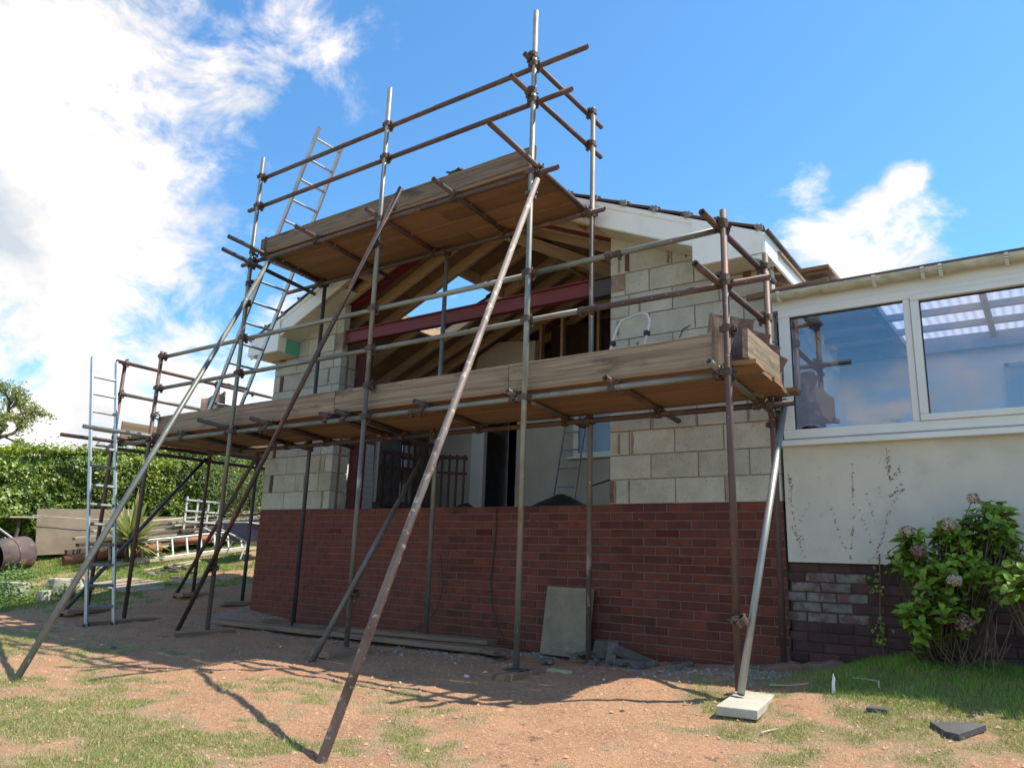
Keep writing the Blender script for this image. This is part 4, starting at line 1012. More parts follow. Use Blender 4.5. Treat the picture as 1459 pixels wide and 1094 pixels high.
# boards
DY = [-1.165, -.940, -.715, -.490]
bz = TZ + .0245 + .020
for i, y in enumerate(DY):
    cuts = [-5.65, -3.4 + (i % 2)*.9, -.35 - (i % 3)*.5, 1.80 - .02*(i % 2)]
    for a, b in zip(cuts[:-1], cuts[1:]):
        zz = bz - .07*(y + 1.30); plank('deck_board', (a + .004, y, zz), (b - .004, y, zz), .215, .038, DECK, sc, warp=.003, upv=(0, .07, 1), seed=i*7 + int(a*10))
for i, x in enumerate((-6.45, -6.22, -5.99, -5.76)):
    plank('deck_board', (x, -1.25, bz), (x, 1.9, bz), .218, .038, DECK, sc, seed=90 + i)
plank('deck_board', (1.50, -.33, bz - .03), (1.83, -.31, bz - .03), .16, .036, DECK, sc, seg=2)
for i in range(4):
    y = DY[i]; z = 2.845 + .0245 + .021 - .065*(y + 1.30)
    for a, b in ((-3.99, -2.2 + (i % 2)*.8), (-2.2 + (i % 2)*.8, -.06)):
        plank('deck_board', (a + .003, y, z), (b - .003, y, z), .215, .038, DECK, sc, warp=.003, upv=(0, .065, 1), seed=140 + i + int(a*10))
# toe boards, outer side, joined end to end
YT = -1.247
plank('toe_board', (-5.70, YT, .962), (-2.46, YT, .965), .225, .038, WOOD, sc, upv=(0, -1, 0), seg=10, seed=3)
plank('toe_board', (-2.452, YT, .968), (-.3, YT, .968), .225, .038, WOOD, sc, upv=(0, -1, 0), seg=8, seed=4)
plank('toe_board', (-.292, YT, .968), (1.52, YT, .985), .228, .038, WOOD, sc, upv=(0, -1, 0), seg=8, seed=5)
plank('toe_board', (-3.99, YT, 2.985), (-.10, YT, 3.01), .185, .038, DWOOD, sc, upv=(0, -1, 0), seg=10, seed=6)
plank('toe_board', (1.74, -1.30, .985), (1.74, -.55, .965), .215, .038, WOOD, sc, upv=(1, 0, 0), seg=4, seed=7)
plank('toe_board', (1.72, -.56, .955), (1.71, -.34, .945), .205, .038, GREYWOOD, sc, upv=(1, 0, 0), seg=4, seed=8)
plank('toe_board', (-6.58, -1.26, .975), (-6.58, 1.9, .975), .225, .038, WOOD, sc, upv=(-1, 0, 0), seg=6, seed=12)
plank('toe_board', (1.545, YT - .02, .85), (1.545, YT - .02, 1.20), .105, .036, WOOD, sc, upv=(-.75, .65, 0), seg=3, seed=9)
for x in (-3.9, -1.8, -.1):
    MB().box(x - .02, x + .02, YT - .024, YT - .019, 2.90, 3.09).box(x - .02, x + .02, YT - .05, YT - .019, 2.895, 2.90).build('toe_board_clip', COUP, sc)

# sole boards and slab under the feet
SOLEW = mat('sole_wood', (0.36, 0.215, 0.125), (0.25, 0.15, 0.09), scale=3.0, rough=0.9, bump=0.5, stretch=(0.4, 5, 5), rnd=0.2, bscale=16, c3=(0.16, 0.10, 0.065), s3=2.5)
def sole(label, x, y, ln, wd, th, rz, m=SOLEW, g='timber sole boards under the scaffold tubes', nm='sole_board', zoff=0.0):
    z = gz(x, y) + th/2 - .008 + zoff; d = Vector((math.sin(rz), math.cos(rz), 0))*ln/2; c = Vector((x, y, z))
    o = plank(nm, c - d, c + d, wd, th, m, None, seg=4); return tag(o, label, 'board', g)
sole('sole board under the rusty tube standing just right of the upright ladder', -5.62, -1.42, .95, .20, .045, -.12)
sole('sole board under the tube standing behind the foot of the upright ladder', -6.62, -1.18, .95, .20, .045, -.15)
sole('sole board under the fourth front tube, left of the long planks', -3.98, -1.46, .75, .20, .05, -.10)
sole('short thick sole board under the tube where a brace is clamped low', -1.90, -1.40, .58, .20, .05, -.12)
sole('sole board with steel base plate under the tallest tube', -.06, -1.38, .50, .20, .045, .05)
sole('sole board under the dark inner tube nearest the brick corner', -5.50, .17, .65, .20, .045, .2, SLABC)
sole('sole board under the farthest rusty tube at the left return', -6.45, .10, .70, .20, .045, -.1)
sole('thin sole board under the inner tube beside the leaning slab', -.02, -.20, .42, .19, .03, 1.4)
o = MB().box(-.115, .115, -.33, .33, -.026, .026, Matrix.Rotation(.14, 4, 'Z')).build('paving_slab', SLABL, origin=(0, 0, 0), bevel=.006); o.location = (1.735, -1.52, -1.328)
tag(o, 'pale concrete slab lying in the grass under the right front tube and its raker', 'slab')
# leaning slab
o = plank('leaning_slab', (-.375, -.16, -1.36), (-.375, -.055, -.77), .49, .04, SLABC, None, upv=(0, -1, -.15), warp=0); tag(o, 'square grey paving slab leaning on the brick wall beside the fourth inner tube', 'slab')
# planks lying at the base of the wall
tag(plank('long_plank', (-4.60, -.82, -1.325), (-.80, -.52, -1.335), .20, .045, GREYWOOD, None, seg=10, warp=.006, seed=21), 'longest grey plank on the soil along the foot of the brick wall', 'plank', 'planks along the foot of the brick wall')
tag(plank('long_plank', (-2.75, -.60, -1.283), (-1.05, -.33, -1.285), .21, .038, GREYWOOD, None, seg=6, warp=.004, seed=22), 'paler square-ended plank lying on top of the longest plank', 'plank', 'planks along the foot of the brick wall')
tag(plank('long_plank', (-4.3, -.38, -1.33), (-2.6, -.28, -1.33), .16, .05, GREYWOOD, None, seg=6, warp=.006, seed=23), 'dark plank lying closest to the brick wall at the left', 'plank', 'planks along the foot of the brick wall')
tag(plank('broken_plank', (-1.35, -.42, -1.33), (-.72, -.62, -1.335), .19, .04, GREYWOOD, None, seg=6, warp=.01, seed=24), 'split plank end poking out below the stacked planks', 'plank', 'planks along the foot of the brick wall')
o = plank('wood_offcut', (.05, -1.06, -1.36), (.24, -1.10, -1.355), .07, .045, OFFCUT, None, seg=2); tag(o, 'pale green treated wood offcut beside the sole board of the tallest tube', 'offcut')

# ladders
ladder('access_ladder', 'upright aluminium ladder standing in front of the left end of the lower platform', (-5.43, -1.90, -1.40), (-6.30, -1.90, 1.78), (0, 1, 0), .305, ALU, (.052, .024), (.030, .030), 13, start=.065, end=.08)
ladder('tall_ladder', 'long aluminium ladder rising from the lower platform past the left end of the top platform', (-5.16, -1.0, .885), (-3.47, -1.0, 4.54), (0, 1, 0), .40, ALU, (.060, .026), (.028, .028), 15, start=.03, end=.035)
# step ladder hoop on the platform
hp = thing('step_ladder', 'step ladder with a bent aluminium handrail hoop standing on the platform by the grey blocks', 'ladder', (.45, -.5, bz + .019))
pts = [(.20, -.56, bz + .02), (.29, -.52, 1.36), (.335, -.5, 1.52), (.37, -.5, 1.575), (.43, -.5, 1.60), (.575, -.5, 1.625), (.625, -.5, 1.61), (.65, -.5, 1.565), (.65, -.5, 1.50), (.62, -.52, 1.36), (.585, -.56, bz + .02)]
MB().path(pts, .0125, 8).build('handrail', ALUW, hp, smooth=False)
for x, z in ((.30, 1.38), (.63, 1.43)): MB().box(x - .02, x + .02, -.535, -.49, z - .02, z + .02).build('plastic_clip', BLACK, hp)
for z in (.98, 1.12): MB().box(.25, .62, -.60, -.50, z, z + .02).build('tread', ALU, hp)
MB().path([(.62, -.40, bz + .02), (.60, -.48, 1.3)], .012, 8).build('rear_leg', ALU, hp); MB().path([(.24, -.40, bz + .02), (.28, -.48, 1.3)], .012, 8).build('rear_leg', ALU, hp)
o = MB().path([(.60, -.03, 1.05), (.66, -.02, 1.30), (.70, -.015, 1.46), (.76, -.012, 1.585), (.80, -.01, 1.60), (.83, -.006, 1.615)], .004, 5).build('wire', BLACK); tag(o, 'thin black wire curving up the block wall behind the step ladder hoop', 'wire')
MBc = MB().path([(-1.29, -.015, -.02), (-1.29, -.012, -.25), (-1.31, -.012, -.5), (-1.33, -.012, -.75), (-1.30, -.03, -.95), (-1.20, -.06, -1.15), (-1.05, -.1, -1.33)], .006, 5)
tag(MBc.build('cable', BLACK), 'black cable hanging down the middle of the brick wall', 'cable')
tag(MB().path([(-1.98, -.05, -.5), (-1.93, -.04, -.8), (-1.98, -.04, -1.05), (-2.12, -.08, -1.22), (-2.3, -.12, -1.3)], .005, 5).build('cable', BLACK), 'black cable curving down to the soil behind the third inner tube', 'cable')

# roof tiles lying about
TB = tile_mesh('roof_tile', BROWNTILE, .42, .33, .022)
def loose_tile(label, loc, X, Yd, g=None, me=TB):
    X = Vector(X).normalized(); Y = Vector(Yd); Y = (Y - X*Y.dot(X)).normalized(); Z = X.cross(Y)
    return tag(link('roof_tile', me, None, loc, Matrix((X, Y, Z)).transposed().to_quaternion()), label, 'roof tile', g)
g = 'brown roof tiles stacked on the lower platform'
loose_tile('brown roof tile standing at the front of the platform pile, tallest by the corner tube', (1.36, -1.10, bz + .04), (.14, .02, 1), (.80, .55, .0), g)
loose_tile('second brown roof tile in the platform pile, leaning with its nail hole showing', (1.38, -.93, bz + .01), (.30, .02, 1), (.80, .55, .0), g)
loose_tile('third brown roof tile in the platform pile, nearly hidden between two others', (1.38, -.76, bz - .02), (.38, .02, 1), (.80, .55, .0), g)
loose_tile('lowest brown roof tile of the platform pile, nearest the house wall', (1.36, -.66, bz - .02), (.52, .02, .85), (.80, .55, .0), g)
loose_tile('brown roof tile standing tilted on the lower platform near its left end', (-5.20, -1.02, bz + .12), (-.42, .25, .85), (.85, .35, .18), None)
o = plank('short_board', (1.955, -.12, 1.90), (1.955, .44, 1.935), .235, .03, DECK, None, seg=3); tag(o, 'short brown board lying on the gutter edge next to the white fascia', 'board')
o = plank('short_board', (1.975, -.08, 1.872), (1.975, .50, 1.905), .22, .025, GREYWOOD, None, seg=3); tag(o, 'grey board under the short brown board on the gutter edge', 'board')

# rubble of broken tiles by the wall
def shard(label, cx, cy, cz, pts, th, rot, m=RUBBLE, nm='tile_fragment', cat='tile fragment', g=None):
    b = MB().prismz(pts, -th/2, th/2); o = b.build(nm, m, None, origin=(0, 0, 0), bevel=.003)
    o.rotation_mode = 'XYZ'; o.rotation_euler = rot; o.location = (cx, cy, cz); WL[o.name] = Vector((cx, cy, cz)); return tag(o, label, cat, g)
GR = 'broken grey tile pieces heaped against the brick wall'
gB = gz(.3, -.3)
shard('largest squarish grey tile piece standing in the heap', .10, -.26, gB + .09, [(-.11, -.08), (.10, -.085), (.11, .085), (-.10, .08)], .025, (1.0, 0, .25), g=GR)
shard('narrow grey tile piece standing beside the largest piece in the heap', .205, -.34, gB + .085, [(-.04, -.085), (.045, -.08), (.045, .085), (-.04, .085)], .025, (1.25, .08, .2), g=GR)
shard('long grey tile piece sloping down to the right of the heap', .40, -.30, gB + .065, [(-.18, -.045), (.16, -.05), (.175, .04), (-.18, .045)], .035, (.5, .30, .25), g=GR)
shard('long flat grey piece lying under the sloping piece', .46, -.36, gB + .015, [(-.2, -.05), (.18, -.06), (.2, .04), (-.18, .05)], .04, (.1, .05, .3), g=GR)
shard('small grey block piece at the right end of the heap', .80, -.25, gB + .03, [(-.09, -.05), (.09, -.05), (.08, .05), (-.09, .04)], .05, (.1, 0, .1), g=GR)
rr = random.Random(5)
for i in range(24):
    x = rr.uniform(-.35, .15) if i < 10 else rr.uniform(.1, .95); y = rr.uniform(-.62, -.25)
    s_ = rr.uniform(.04, .11); k = rr.randint(4, 6); a0 = rr.random()*6
    pts = [(s_*rr.uniform(.6, 1.1)*math.cos(a0 + 2*math.pi*j/k), s_*rr.uniform(.45, .8)*math.sin(a0 + 2*math.pi*j/k)) for j in range(k)]
    # keep polygon order counter-clockwise
    c = math.cos(a0); pts = [(s_*math.cos(2*math.pi*j/k)*rr.uniform(.8, 1.1), .65*s_*math.sin(2*math.pi*j/k)*rr.uniform(.8, 1.1)) for j in range(k)]
    shard('small broken grey tile piece scattered around the foot of the heap', x, y, gz(x, y) + rr.uniform(.01, .07 if i < 10 and y > -.45 else .02), pts, rr.uniform(.02, .035), (rr.uniform(-.35, .35), rr.uniform(-.35, .35), rr.uniform(0, 3)), g=GR)
o = shard('dark slate-like fragment with pale splashes lying on the lawn at the right', 2.83, -1.52, gz(2.83, -1.52) + .022, [(-.115, .08), (-.07, -.09), (-.015, -.13), (.145, .065), (.09, .10)], .032, (.10, -.05, .25), SLATE, 'slate_fragment')
o = shard('flat dark fragment half sunk in the grass left of the larger slate fragment', 2.42, -1.35, gz(2.42, -1.35) + .015, [(-.06, -.03), (.05, -.05), (.07, .03), (-.03, .05)], .02, (0, 0, .3), SLATE, 'slate_fragment')
b = MB().prism([(-.011, 0), (.013, 0), (.010, .05), (.014, .085), (.004, .12), (-.006, .07)], -.002, .002); o = b.build('plastic_scrap', PAPER, None, origin=(0, 0, 0)); o.location = (2.14, -1.12, gz(2.14, -1.12)); tag(o, 'thin white plastic scrap standing upright in the grass', 'scrap')
# kerb lump at the corner of the brick wall
bk = MB(); o = None
tag(plank('kerb_stone', (1.42, -.20, gz(1.5, -.2) - .02), (1.98, -.05, gz(1.98, -.05) - .03), .16, .12, mat('earth_crusted_stone', (0.26, 0.16, 0.11), (0.19, 0.12, 0.085), scale=9, rough=.95, bump=.8, bscale=40, rnd=0), None, seg=8, warp=.02, seed=31), 'earth-covered kerb stone at the foot of the brick corner under the render', 'kerb')
# scattered pebbles you can pick out
GP = 'pale stones scattered on the soil'
def pebble(x, y, s_, m=STONE, label='small pale stone lying on the bare soil among others like it', cat='stone', g=GP):
    b = MB(); n = 6; vs = []; rr2 = random.Random(int(x*1000) + int(y*100))
    for k, (zz, f) in enumerate(((0, .75), (.35, 1.0), (.75, .7))):
        for i in range(n): a = 2*math.pi*i/n + .2*k; vs.append((s_*f*math.cos(a)*rr2.uniform(.75, 1.15), s_*f*.8*math.sin(a)*rr2.uniform(.8, 1.1), s_*zz))
    vs.append((0, 0, s_*.95))
    fs = [(k*n + i, k*n + (i+1) % n, (k+1)*n + (i+1) % n, (k+1)*n + i) for k in range(2) for i in range(n)] + [(2*n + i, 2*n + (i+1) % n, 3*n) for i in range(n)]
    o = b.add(vs, fs).build('pebble', m, None, origin=(0, 0, 0), smooth=True); o.location = (x, y, gz(x, y) - s_*.25); return tag(o, label, cat, g)
LS = mat('light_limestone', (0.58, 0.58, 0.54), (0.46, 0.46, 0.43), scale=20, rough=.9, bump=.3, rnd=.1)
for x, y, s_ in ((-.33, -1.62, .030), (-.30, -1.42, .034), (-3.54, -2.12, .022), (-1.0, -2.82, .014), (-.82, -1.15, .016), (-3.1, -2.25, .016), (-1.63, -2.43, .014), (.9, -1.0, .016), (.62, -1.25, .014), (1.2, -1.1, .016), (-3.9, -2.5, .015), (.35, -3.35, .012), (-.55, -2.1, .014), (-2.3, -3.1, .016), (-2.62, -1.5, .018), (1.25, -1.9, .013), (.85, -.75, .018), (1.05, -.62, .014), (.95, -.85, .012)):
    pebble(x, y, s_, LS)
for x, y, s_, in ((-3.6, -2.55, .035), (-1.9, -2.7, .02), (1.15, -2.0, .022)): pebble(x, y, s_, SLATE, 'small dark stone lying on the ground in front of the scaffold', 'stone', 'dark stones on the ground')
# ---------------------------------------------------------------- leaves as real faces
def unit(a): return a/np.maximum(np.linalg.norm(a, axis=1, keepdims=True), 1e-9)
def leaf_mesh(name, P, Nn, size, m, aspect=.6, tint=None, droop=0.15, origin=(0, 0, 0)):
    n = len(P); t = rng.normal(size=(n, 3)); Nn = unit(Nn); t = unit(t - Nn*(t*Nn).sum(1, keepdims=True)); b = np.cross(Nn, t)
    s = size[:, None]
    base = P - t*s*.5; tip = P + t*s*.5 - Nn*s*droop
    l = P + b*s*.5*aspect - t*s*.06 + Nn*s*.10; r_ = P - b*s*.5*aspect - t*s*.06 + Nn*s*.10
    co = np.stack([base, r_, tip, l], 1).reshape(-1, 3) - np.array(origin)
    i = np.arange(n)*4; fa = np.concatenate([np.stack([i, i+1, i+2], -1), np.stack([i, i+2, i+3], -1)])
    tn = np.repeat(rng.random(n) if tint is None else tint, 4)
    return np_mesh(name, co, fa, m, tint=tn)
# main hedge
hd = thing('garden_hedge', 'tall dense leafy green hedge along the far left side of the garden', 'hedge', (-11.8, 2.0, -.8))
def htop(y): return 1.02 + .13*(y + .7)*(y < 3) + .13*3.7*(y >= 3)
n = 62000
Y = rng.uniform(-3.6, 7.5, n); u = rng.random(n); top = np.array([htop(v) for v in Y]) + .16*(fbm(Y*2.2, Y*0 + 3, 3) - .5)
bot = -1.65 + .075*11.5 + .151*Y - .05
Z = bot + (top - bot)*u**.85
bul = .55*(fbm(Y*1.1, Z*1.1 + 20, 4) - .5) + .22*(fbm(Y*4.1, Z*4.1 + 60, 3) - .5)
dep = rng.exponential(.09, n)
X = -11.42 + bul - dep - .28*ss(-.25, 0, Z - top)
nt_ = n//7
X2 = rng.uniform(-12.6, -11.5, nt_); Y2 = rng.uniform(-3.6, 7.5, nt_); Z2 = np.array([htop(v) for v in Y2]) + .20*(fbm(X2*3, Y2*2.5, 3) - .5) + rng.exponential(.04, nt_)
P = np.concatenate([np.stack([X, Y, Z], -1), np.stack([X2, Y2, Z2], -1)])
Nn = np.concatenate([rng.normal(size=(n, 3))*.55 + np.array([.9, -.1, .45]), rng.normal(size=(nt_, 3))*.5 + np.array([.1, 0, 1])])
tn = np.clip(rng.normal(.30, .22, len(P)) + .8*(fbm(P[:, 1]*2, P[:, 2]*2, 3) - .5) + .25*ss(-.5, .1, P[:, 2] - 1.1), 0, 1)  # tint rises towards the hedge top, painting in sunlight
lm = leaf_mesh('leaves', P, Nn, rng.uniform(.035, .115, len(P)), HLEAF, .72, tn, origin=WL[hd.name]); o = link('leaves', lm, hd, WL[hd.name])
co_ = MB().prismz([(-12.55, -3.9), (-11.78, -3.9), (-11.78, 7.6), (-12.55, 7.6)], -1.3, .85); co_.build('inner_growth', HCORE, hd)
b = MB()
for i in range(26):
    y = -3 + i*.42; z0 = -1.65 + .86 + .151*y; b.path([(-11.9, y, z0 - .1), (-11.85 + random.uniform(-.1, .1), y + random.uniform(-.1, .1), z0 + .7), (-11.8, y + random.uniform(-.2, .2), 1.0)], .025, 5, .012)
b.build('stems', BARK, hd)
# lighter shrub in the hedge line, nearer the house
sh = thing('tall_shrub', 'finer leaved light green shrub at the right end of the hedge, behind the wall corner', 'shrub', (-10.4, 4.4, -.45))
P = []; 
for k in range(60):
    c = np.array([-10.6 + rng.normal()*.35, 4.3 + rng.normal()*.95, rng.uniform(-.35, 1.45)]); m_ = 420
    P.append(c + rng.normal(size=(m_, 3))*np.array([.17, .22, .17]))
P = np.concatenate(P); P = P[P[:, 2] < 1.62]
o = link('leaves', leaf_mesh('leaves', P, rng.normal(size=P.shape)*.6 + np.array([.6, -.2, .6]), rng.uniform(.025, .055, len(P)), FLEAF, .5, np.clip(rng.normal(.35, .25, len(P)), 0, 1), origin=WL[sh.name]), sh, WL[sh.name])
b = MB()
for k in range(14): y = 3.2 + k*.17; b.path([(-10.5, 4.3 + (y - 4.3)*.3, -.5), (-10.5 + random.uniform(-.2, .2), y, .3), (-10.5 + random.uniform(-.3, .3), y + random.uniform(-.3, .3), 1.3)], .02, 5, .006)
b.build('stems', BARK, sh)
# tree at the far left
tr = thing('willow_tree', 'sparse pale green tree with leaning trunk beyond the hedge at the far left', 'tree', (-14.3, -.75, -.9))
b = MB(); tips = []
def limb(p, d, ln, r, lv):
    p = Vector(p); d = Vector(d).normalized(); pts = [p.copy()]
    for i in range(4):
        d = (d + Vector((random.gauss(0, .12), random.gauss(0, .12), random.gauss(.03, .10)))).normalized(); p = p + d*ln/4; pts.append(p.copy())
    b.path(pts, r, 7, r*.55)
    if lv == 0: tips.append((pts[-1], d)); tips.append((pts[2], d)); return
    for k in range(3 if lv > 1 else 4):
        q = pts[2 + (k % 3)]; nd = (d + Vector((random.gauss(0, .5), random.gauss(0, .6), random.gauss(.1, .45)))).normalized(); limb(q, nd, ln*.62, r*.5, lv - 1)
b.path([(-14.3, -.75, -1.0), (-14.25, -.70, .2), (-14.2, -.35, 1.05), (-14.1, .0, 1.55), (-14.05, .18, 1.85)], .12, 9, .06)
for p_, d_, l_, r_, n_ in [((a_[0], a_[1] - .07, a_[2] - .16), b_, c_*.52, r2_, n2_) for a_, b_, c_, r2_, n2_ in (((-14.1, .05, 1.65), (0, .75, .35), .9, .05, 2), ((-14.05, .28, 2.1), (0, .6, .5), .8, .045, 2), ((-14.05, .28, 2.1), (.2, -.3, .7), .8, .045, 2), ((-14.15, -.1, 1.4), (.1, -.7, .8), 1.2, .05, 2), ((-14.1, -.3, 1.2), (.1, .8, -.05), .8, .03, 2), ((-14.2, -.5, .9), (-.2, -.6, .9), 1.4, .05, 2), ((-14.15, -.2, 1.2), (.3, .1, .9), 1.2, .04, 2))]:
    limb(p_, d_, l_, r_, n_)
b.build('trunk', BARK, tr)
P = []
for p, d in tips:
    for k in range(4):
        dd = np.array(d) + rng.normal(size=3)*.55 + np.array([0, .1, -.15]); dd /= np.linalg.norm(dd); ln = rng.uniform(.12, .34); m_ = 11
        t_ = rng.random((m_, 1)); P.append(np.array(p) + dd*ln*t_ + np.array([0, 0, -.25])*ln*t_**2 + rng.normal(size=(m_, 3))*.022)
P = np.concatenate(P)
o = link('crown', leaf_mesh('crown', P, rng.normal(size=P.shape) + np.array([.5, 0, .6]), rng.uniform(.04, .085, len(P)), TLEAF, .36, np.clip(rng.normal(.45, .3, len(P)), 0, 1), origin=WL[tr.name]), tr, WL[tr.name])

# grey sheet standing against the hedge
t = thing('leaning_panel', 'wide weathered grey-brown sheet standing against the hedge behind the timber pile', 'board', (-11.1, 1.1, -.75))
plank('panel', (-11.10, -.16, -.33), (-11.0, 1.50, -.22), .80, .02, BOARDGREY, t, upv=(1, 0, .12), warp=.006, seed=41)
plank('panel', (-11.05, 1.50, -.26), (-10.9, 2.45, -.22), .62, .02, BOARDGREY, t, upv=(1, 0, .12), warp=.006, seed=42)
MB().path([(-11.02, -.25, -.05), (-10.95, .6, -.06), (-10.9, 1.5, -.02), (-10.85, 2.6, .03)], .006, 5).build('string', STONE, t)
# timber pile
GT = 'timber lengths piled on the lawn before the hedge'
rr = random.Random(17)
TL = ['dark', 'grey', 'pale']
kmat = {'dark': mat('dark_old_timber', (0.14, 0.095, 0.07), (0.09, 0.065, 0.05), scale=3, rough=.9, bump=.3, stretch=(.5, 7, 7), rnd=.25), 'grey': mat('silvered_timber', (0.40, 0.34, 0.26), (0.30, 0.25, 0.19), scale=3, rough=.9, bump=.3, stretch=(.5, 7, 7), rnd=.2), 'pale': mat('pale_timber', (0.56, 0.46, 0.31), (0.46, 0.37, 0.25), scale=3, rough=.9, bump=.2, stretch=(.5, 7, 7), rnd=.15)}
specs = [('grey', .25, 2.9, .34, .0, .13, .05), ('dark', .30, 3.1, .24, .05, .14, .06), ('dark', .1, 2.6, .16, .1, .12, .08), ('grey', .6, 3.6, .42, -.1, .16, .035), ('pale', 1.5, 4.2, .50, -.02, .15, .03), ('dark', 1.2, 4.4, .33, -.05, .13, .07), ('dark', 1.6, 4.7, .22, .08, .13, .08), ('grey', 1.9, 4.8, .44, .12, .13, .035),
         ('dark', .9, 3.4, .08, .15, .14, .08), ('pale', 1.9, 3.6, .40, .22, .12, .03), ('grey', 1.2, 3.0, .20, .26, .10, .05), ('dark', 1.8, 3.9, .12, .30, .10, .05), ('pale', 1.3, 3.3, .10, .38, .08, .04), ('grey', 2.6, 5.4, .30, .18, .12, .06), ('dark', 2.4, 5.2, .14, .24, .12, .06), ('grey', 3.6, 6.2, .46, .0, .14, .05), ('pale', 3.0, 5.6, .52, .08, .10, .03), ('grey', 3.8, 6.4, .56, .1, .16, .04)]
lab = {0: 'grey plank on the left of the timber pile, its end by the rusty drum', 1: 'dark beam just under the left grey plank of the timber pile'}
pz = lambda y: -1.65 + .80 + .151*y
for i, (k, ya, yb, h, dx, wd, th) in enumerate(specs):
    x = -10.55 + dx*1.3; o = plank('timber_length', (x - .05, ya, pz(ya) + h*1.15), (x + rr.uniform(-.15, .15), yb, pz(yb)*.9 + h*1.2 - .08), wd, th, kmat[k], None, seg=5, warp=.006, seed=60 + i)
    tag(o, lab.get(i, {'dark': 'dark old timber length lying lengthwise in the pile before the hedge', 'grey': 'silvery grey timber length lying lengthwise in the pile before the hedge', 'pale': 'pale timber length lying lengthwise in the pile before the hedge'}[k]), 'timber', GT + {'dark': ', dark ones', 'grey': ', grey ones', 'pale': ', pale ones'}[k] if i > 1 else GT)
for i in range(20):
    k = rr.choice(('dark', 'dark', 'grey', 'pale', 'grey')); ya = rr.uniform(.2, 3.6); ln_ = rr.uniform(1.2, 2.6); x = -10.35 + rr.uniform(-.25, .45); h = rr.uniform(.05, .34) + .05*ya
    if x > -10.1: h *= .5
    o = plank('timber_length', (x, ya, pz(ya) + h), (x + rr.uniform(-.25, .15), ya + ln_, pz(ya + ln_) + h + rr.uniform(-.04, .05)), rr.uniform(.06, .14), rr.uniform(.03, .07), kmat[k], None, seg=4, warp=.006, seed=260 + i)
    tag(o, {'dark': 'dark old timber length lying lengthwise in the pile before the hedge', 'grey': 'silvery grey timber length lying lengthwise in the pile before the hedge', 'pale': 'pale timber length lying lengthwise in the pile before the hedge'}[k], 'timber', GT + {'dark': ', dark ones', 'grey': ', grey ones', 'pale': ', pale ones'}[k])
o = plank('timber_block', (-10.35, .85, -.38), (-10.1, 1.15, -.42), .13, .05, kmat['grey'], None, seg=2); tag(o, 'short wood block lying askew on top of the left end of the timber pile', 'timber', GT)
o = plank('timber_block', (-10.45, 1.25, -.33), (-10.3, 1.30, -.25), .12, .07, kmat['pale'], None, seg=2); tag(o, 'small pale wedge of wood standing on the timber pile', 'timber', GT)
MBp = tube_part('clay_pipe', (-10.25, -.02, gz(-10.2, 0) + .09), (-10.05, 1.55, gz(-10.0, 1.5) + .16), CLAY, None, r=.085, n=20); tag(MBp, 'orange drain pipe lying on the lawn along the timber pile', 'pipe')
MBp = tube_part('clay_pipe', (-10.0, 1.75, gz(-10.0, 1.7) + .22), (-9.95, 2.6, gz(-9.9, 2.5) + .24), CLAY, None, r=.06, n=16); tag(MBp, 'shorter orange pipe among the timber behind the spiky plant', 'pipe')
# rusty drum, lying, open end to the left front
dr = thing('rusty_drum', 'rusty steel drum lying on its side with its open end to the camera', 'drum', (-10.3, -.55, gz(-10.3, -.55)))
a = Vector((-10.28, -1.12, gz(-10.3, -1.1) + .27)); c = Vector((-10.50, -.55, gz(-10.5, -.5) + .25))
tube_part('shell', a, c, DRUM, dr, r=.28, n=32)
MB().tube(c - (c-a)*.03, c - (c-a)*.01, .277, n=28).build('end_plate', DRUM, dr)
tube_part('hoop', a.lerp(c, .48), a.lerp(c, .52), DRUM, dr, r=.288, n=32); tube_part('hoop', a.lerp(c, .0) , a.lerp(c, .02), DRUM, dr, r=.287, n=32)
# lying ladder, trellis
ladder('lying_ladder', 'pale aluminium ladder lying on its edge along the timber pile on the lawn', (-9.72, .35, gz(-9.7, .35) + .035), (-9.50, 3.05, gz(-9.5, 3.05) + .03), (-.34, 0, .94), .34, ALUW, (.06, .028), (.032, .032), 10, start=.05, end=.06)
GW = 'thin pale battens on the grass'
for k, (a, c) in enumerate((((-8.75, .55), (-9.0, 1.75)), ((-8.55, .85), (-8.85, 1.60)))):
    o = plank('batten', (*a, gz(*a) + .02), (*c, gz(*c) + .02), .05, .02, kmat['pale'], None, seg=3); tag(o, ('longer', 'shorter')[k] + ' pale batten lying on the grass in front of the lying ladder', 'batten', GW)
o = plank('timber_length', (-9.55, .15, gz(-9.5, .2) + .03), (-9.2, 3.0, gz(-9.3, 3) + .03), .07, .05, kmat['pale'], None, seg=4); tag(o, 'pale timber length on the grass just in front of the lying ladder', 'timber', GT)
tl = thing('white_trellis', 'white slatted trellis panel standing on the timber pile before the shrub', 'trellis', (-10.25, 2.45, -.2))
for i in range(4):
    y = 2.08 + i*.235; MB().box(-10.27, -10.245, y - .018, y + .018, -.24, .46 - .03*i).build('upright_slat', WHITEP, tl)
for i in range(4):
    z = -.22 + i*.205; MB().box(-10.243, -10.225, 2.06, 2.86, z - .015, z + .015).build('cross_slat', WHITEP, tl)
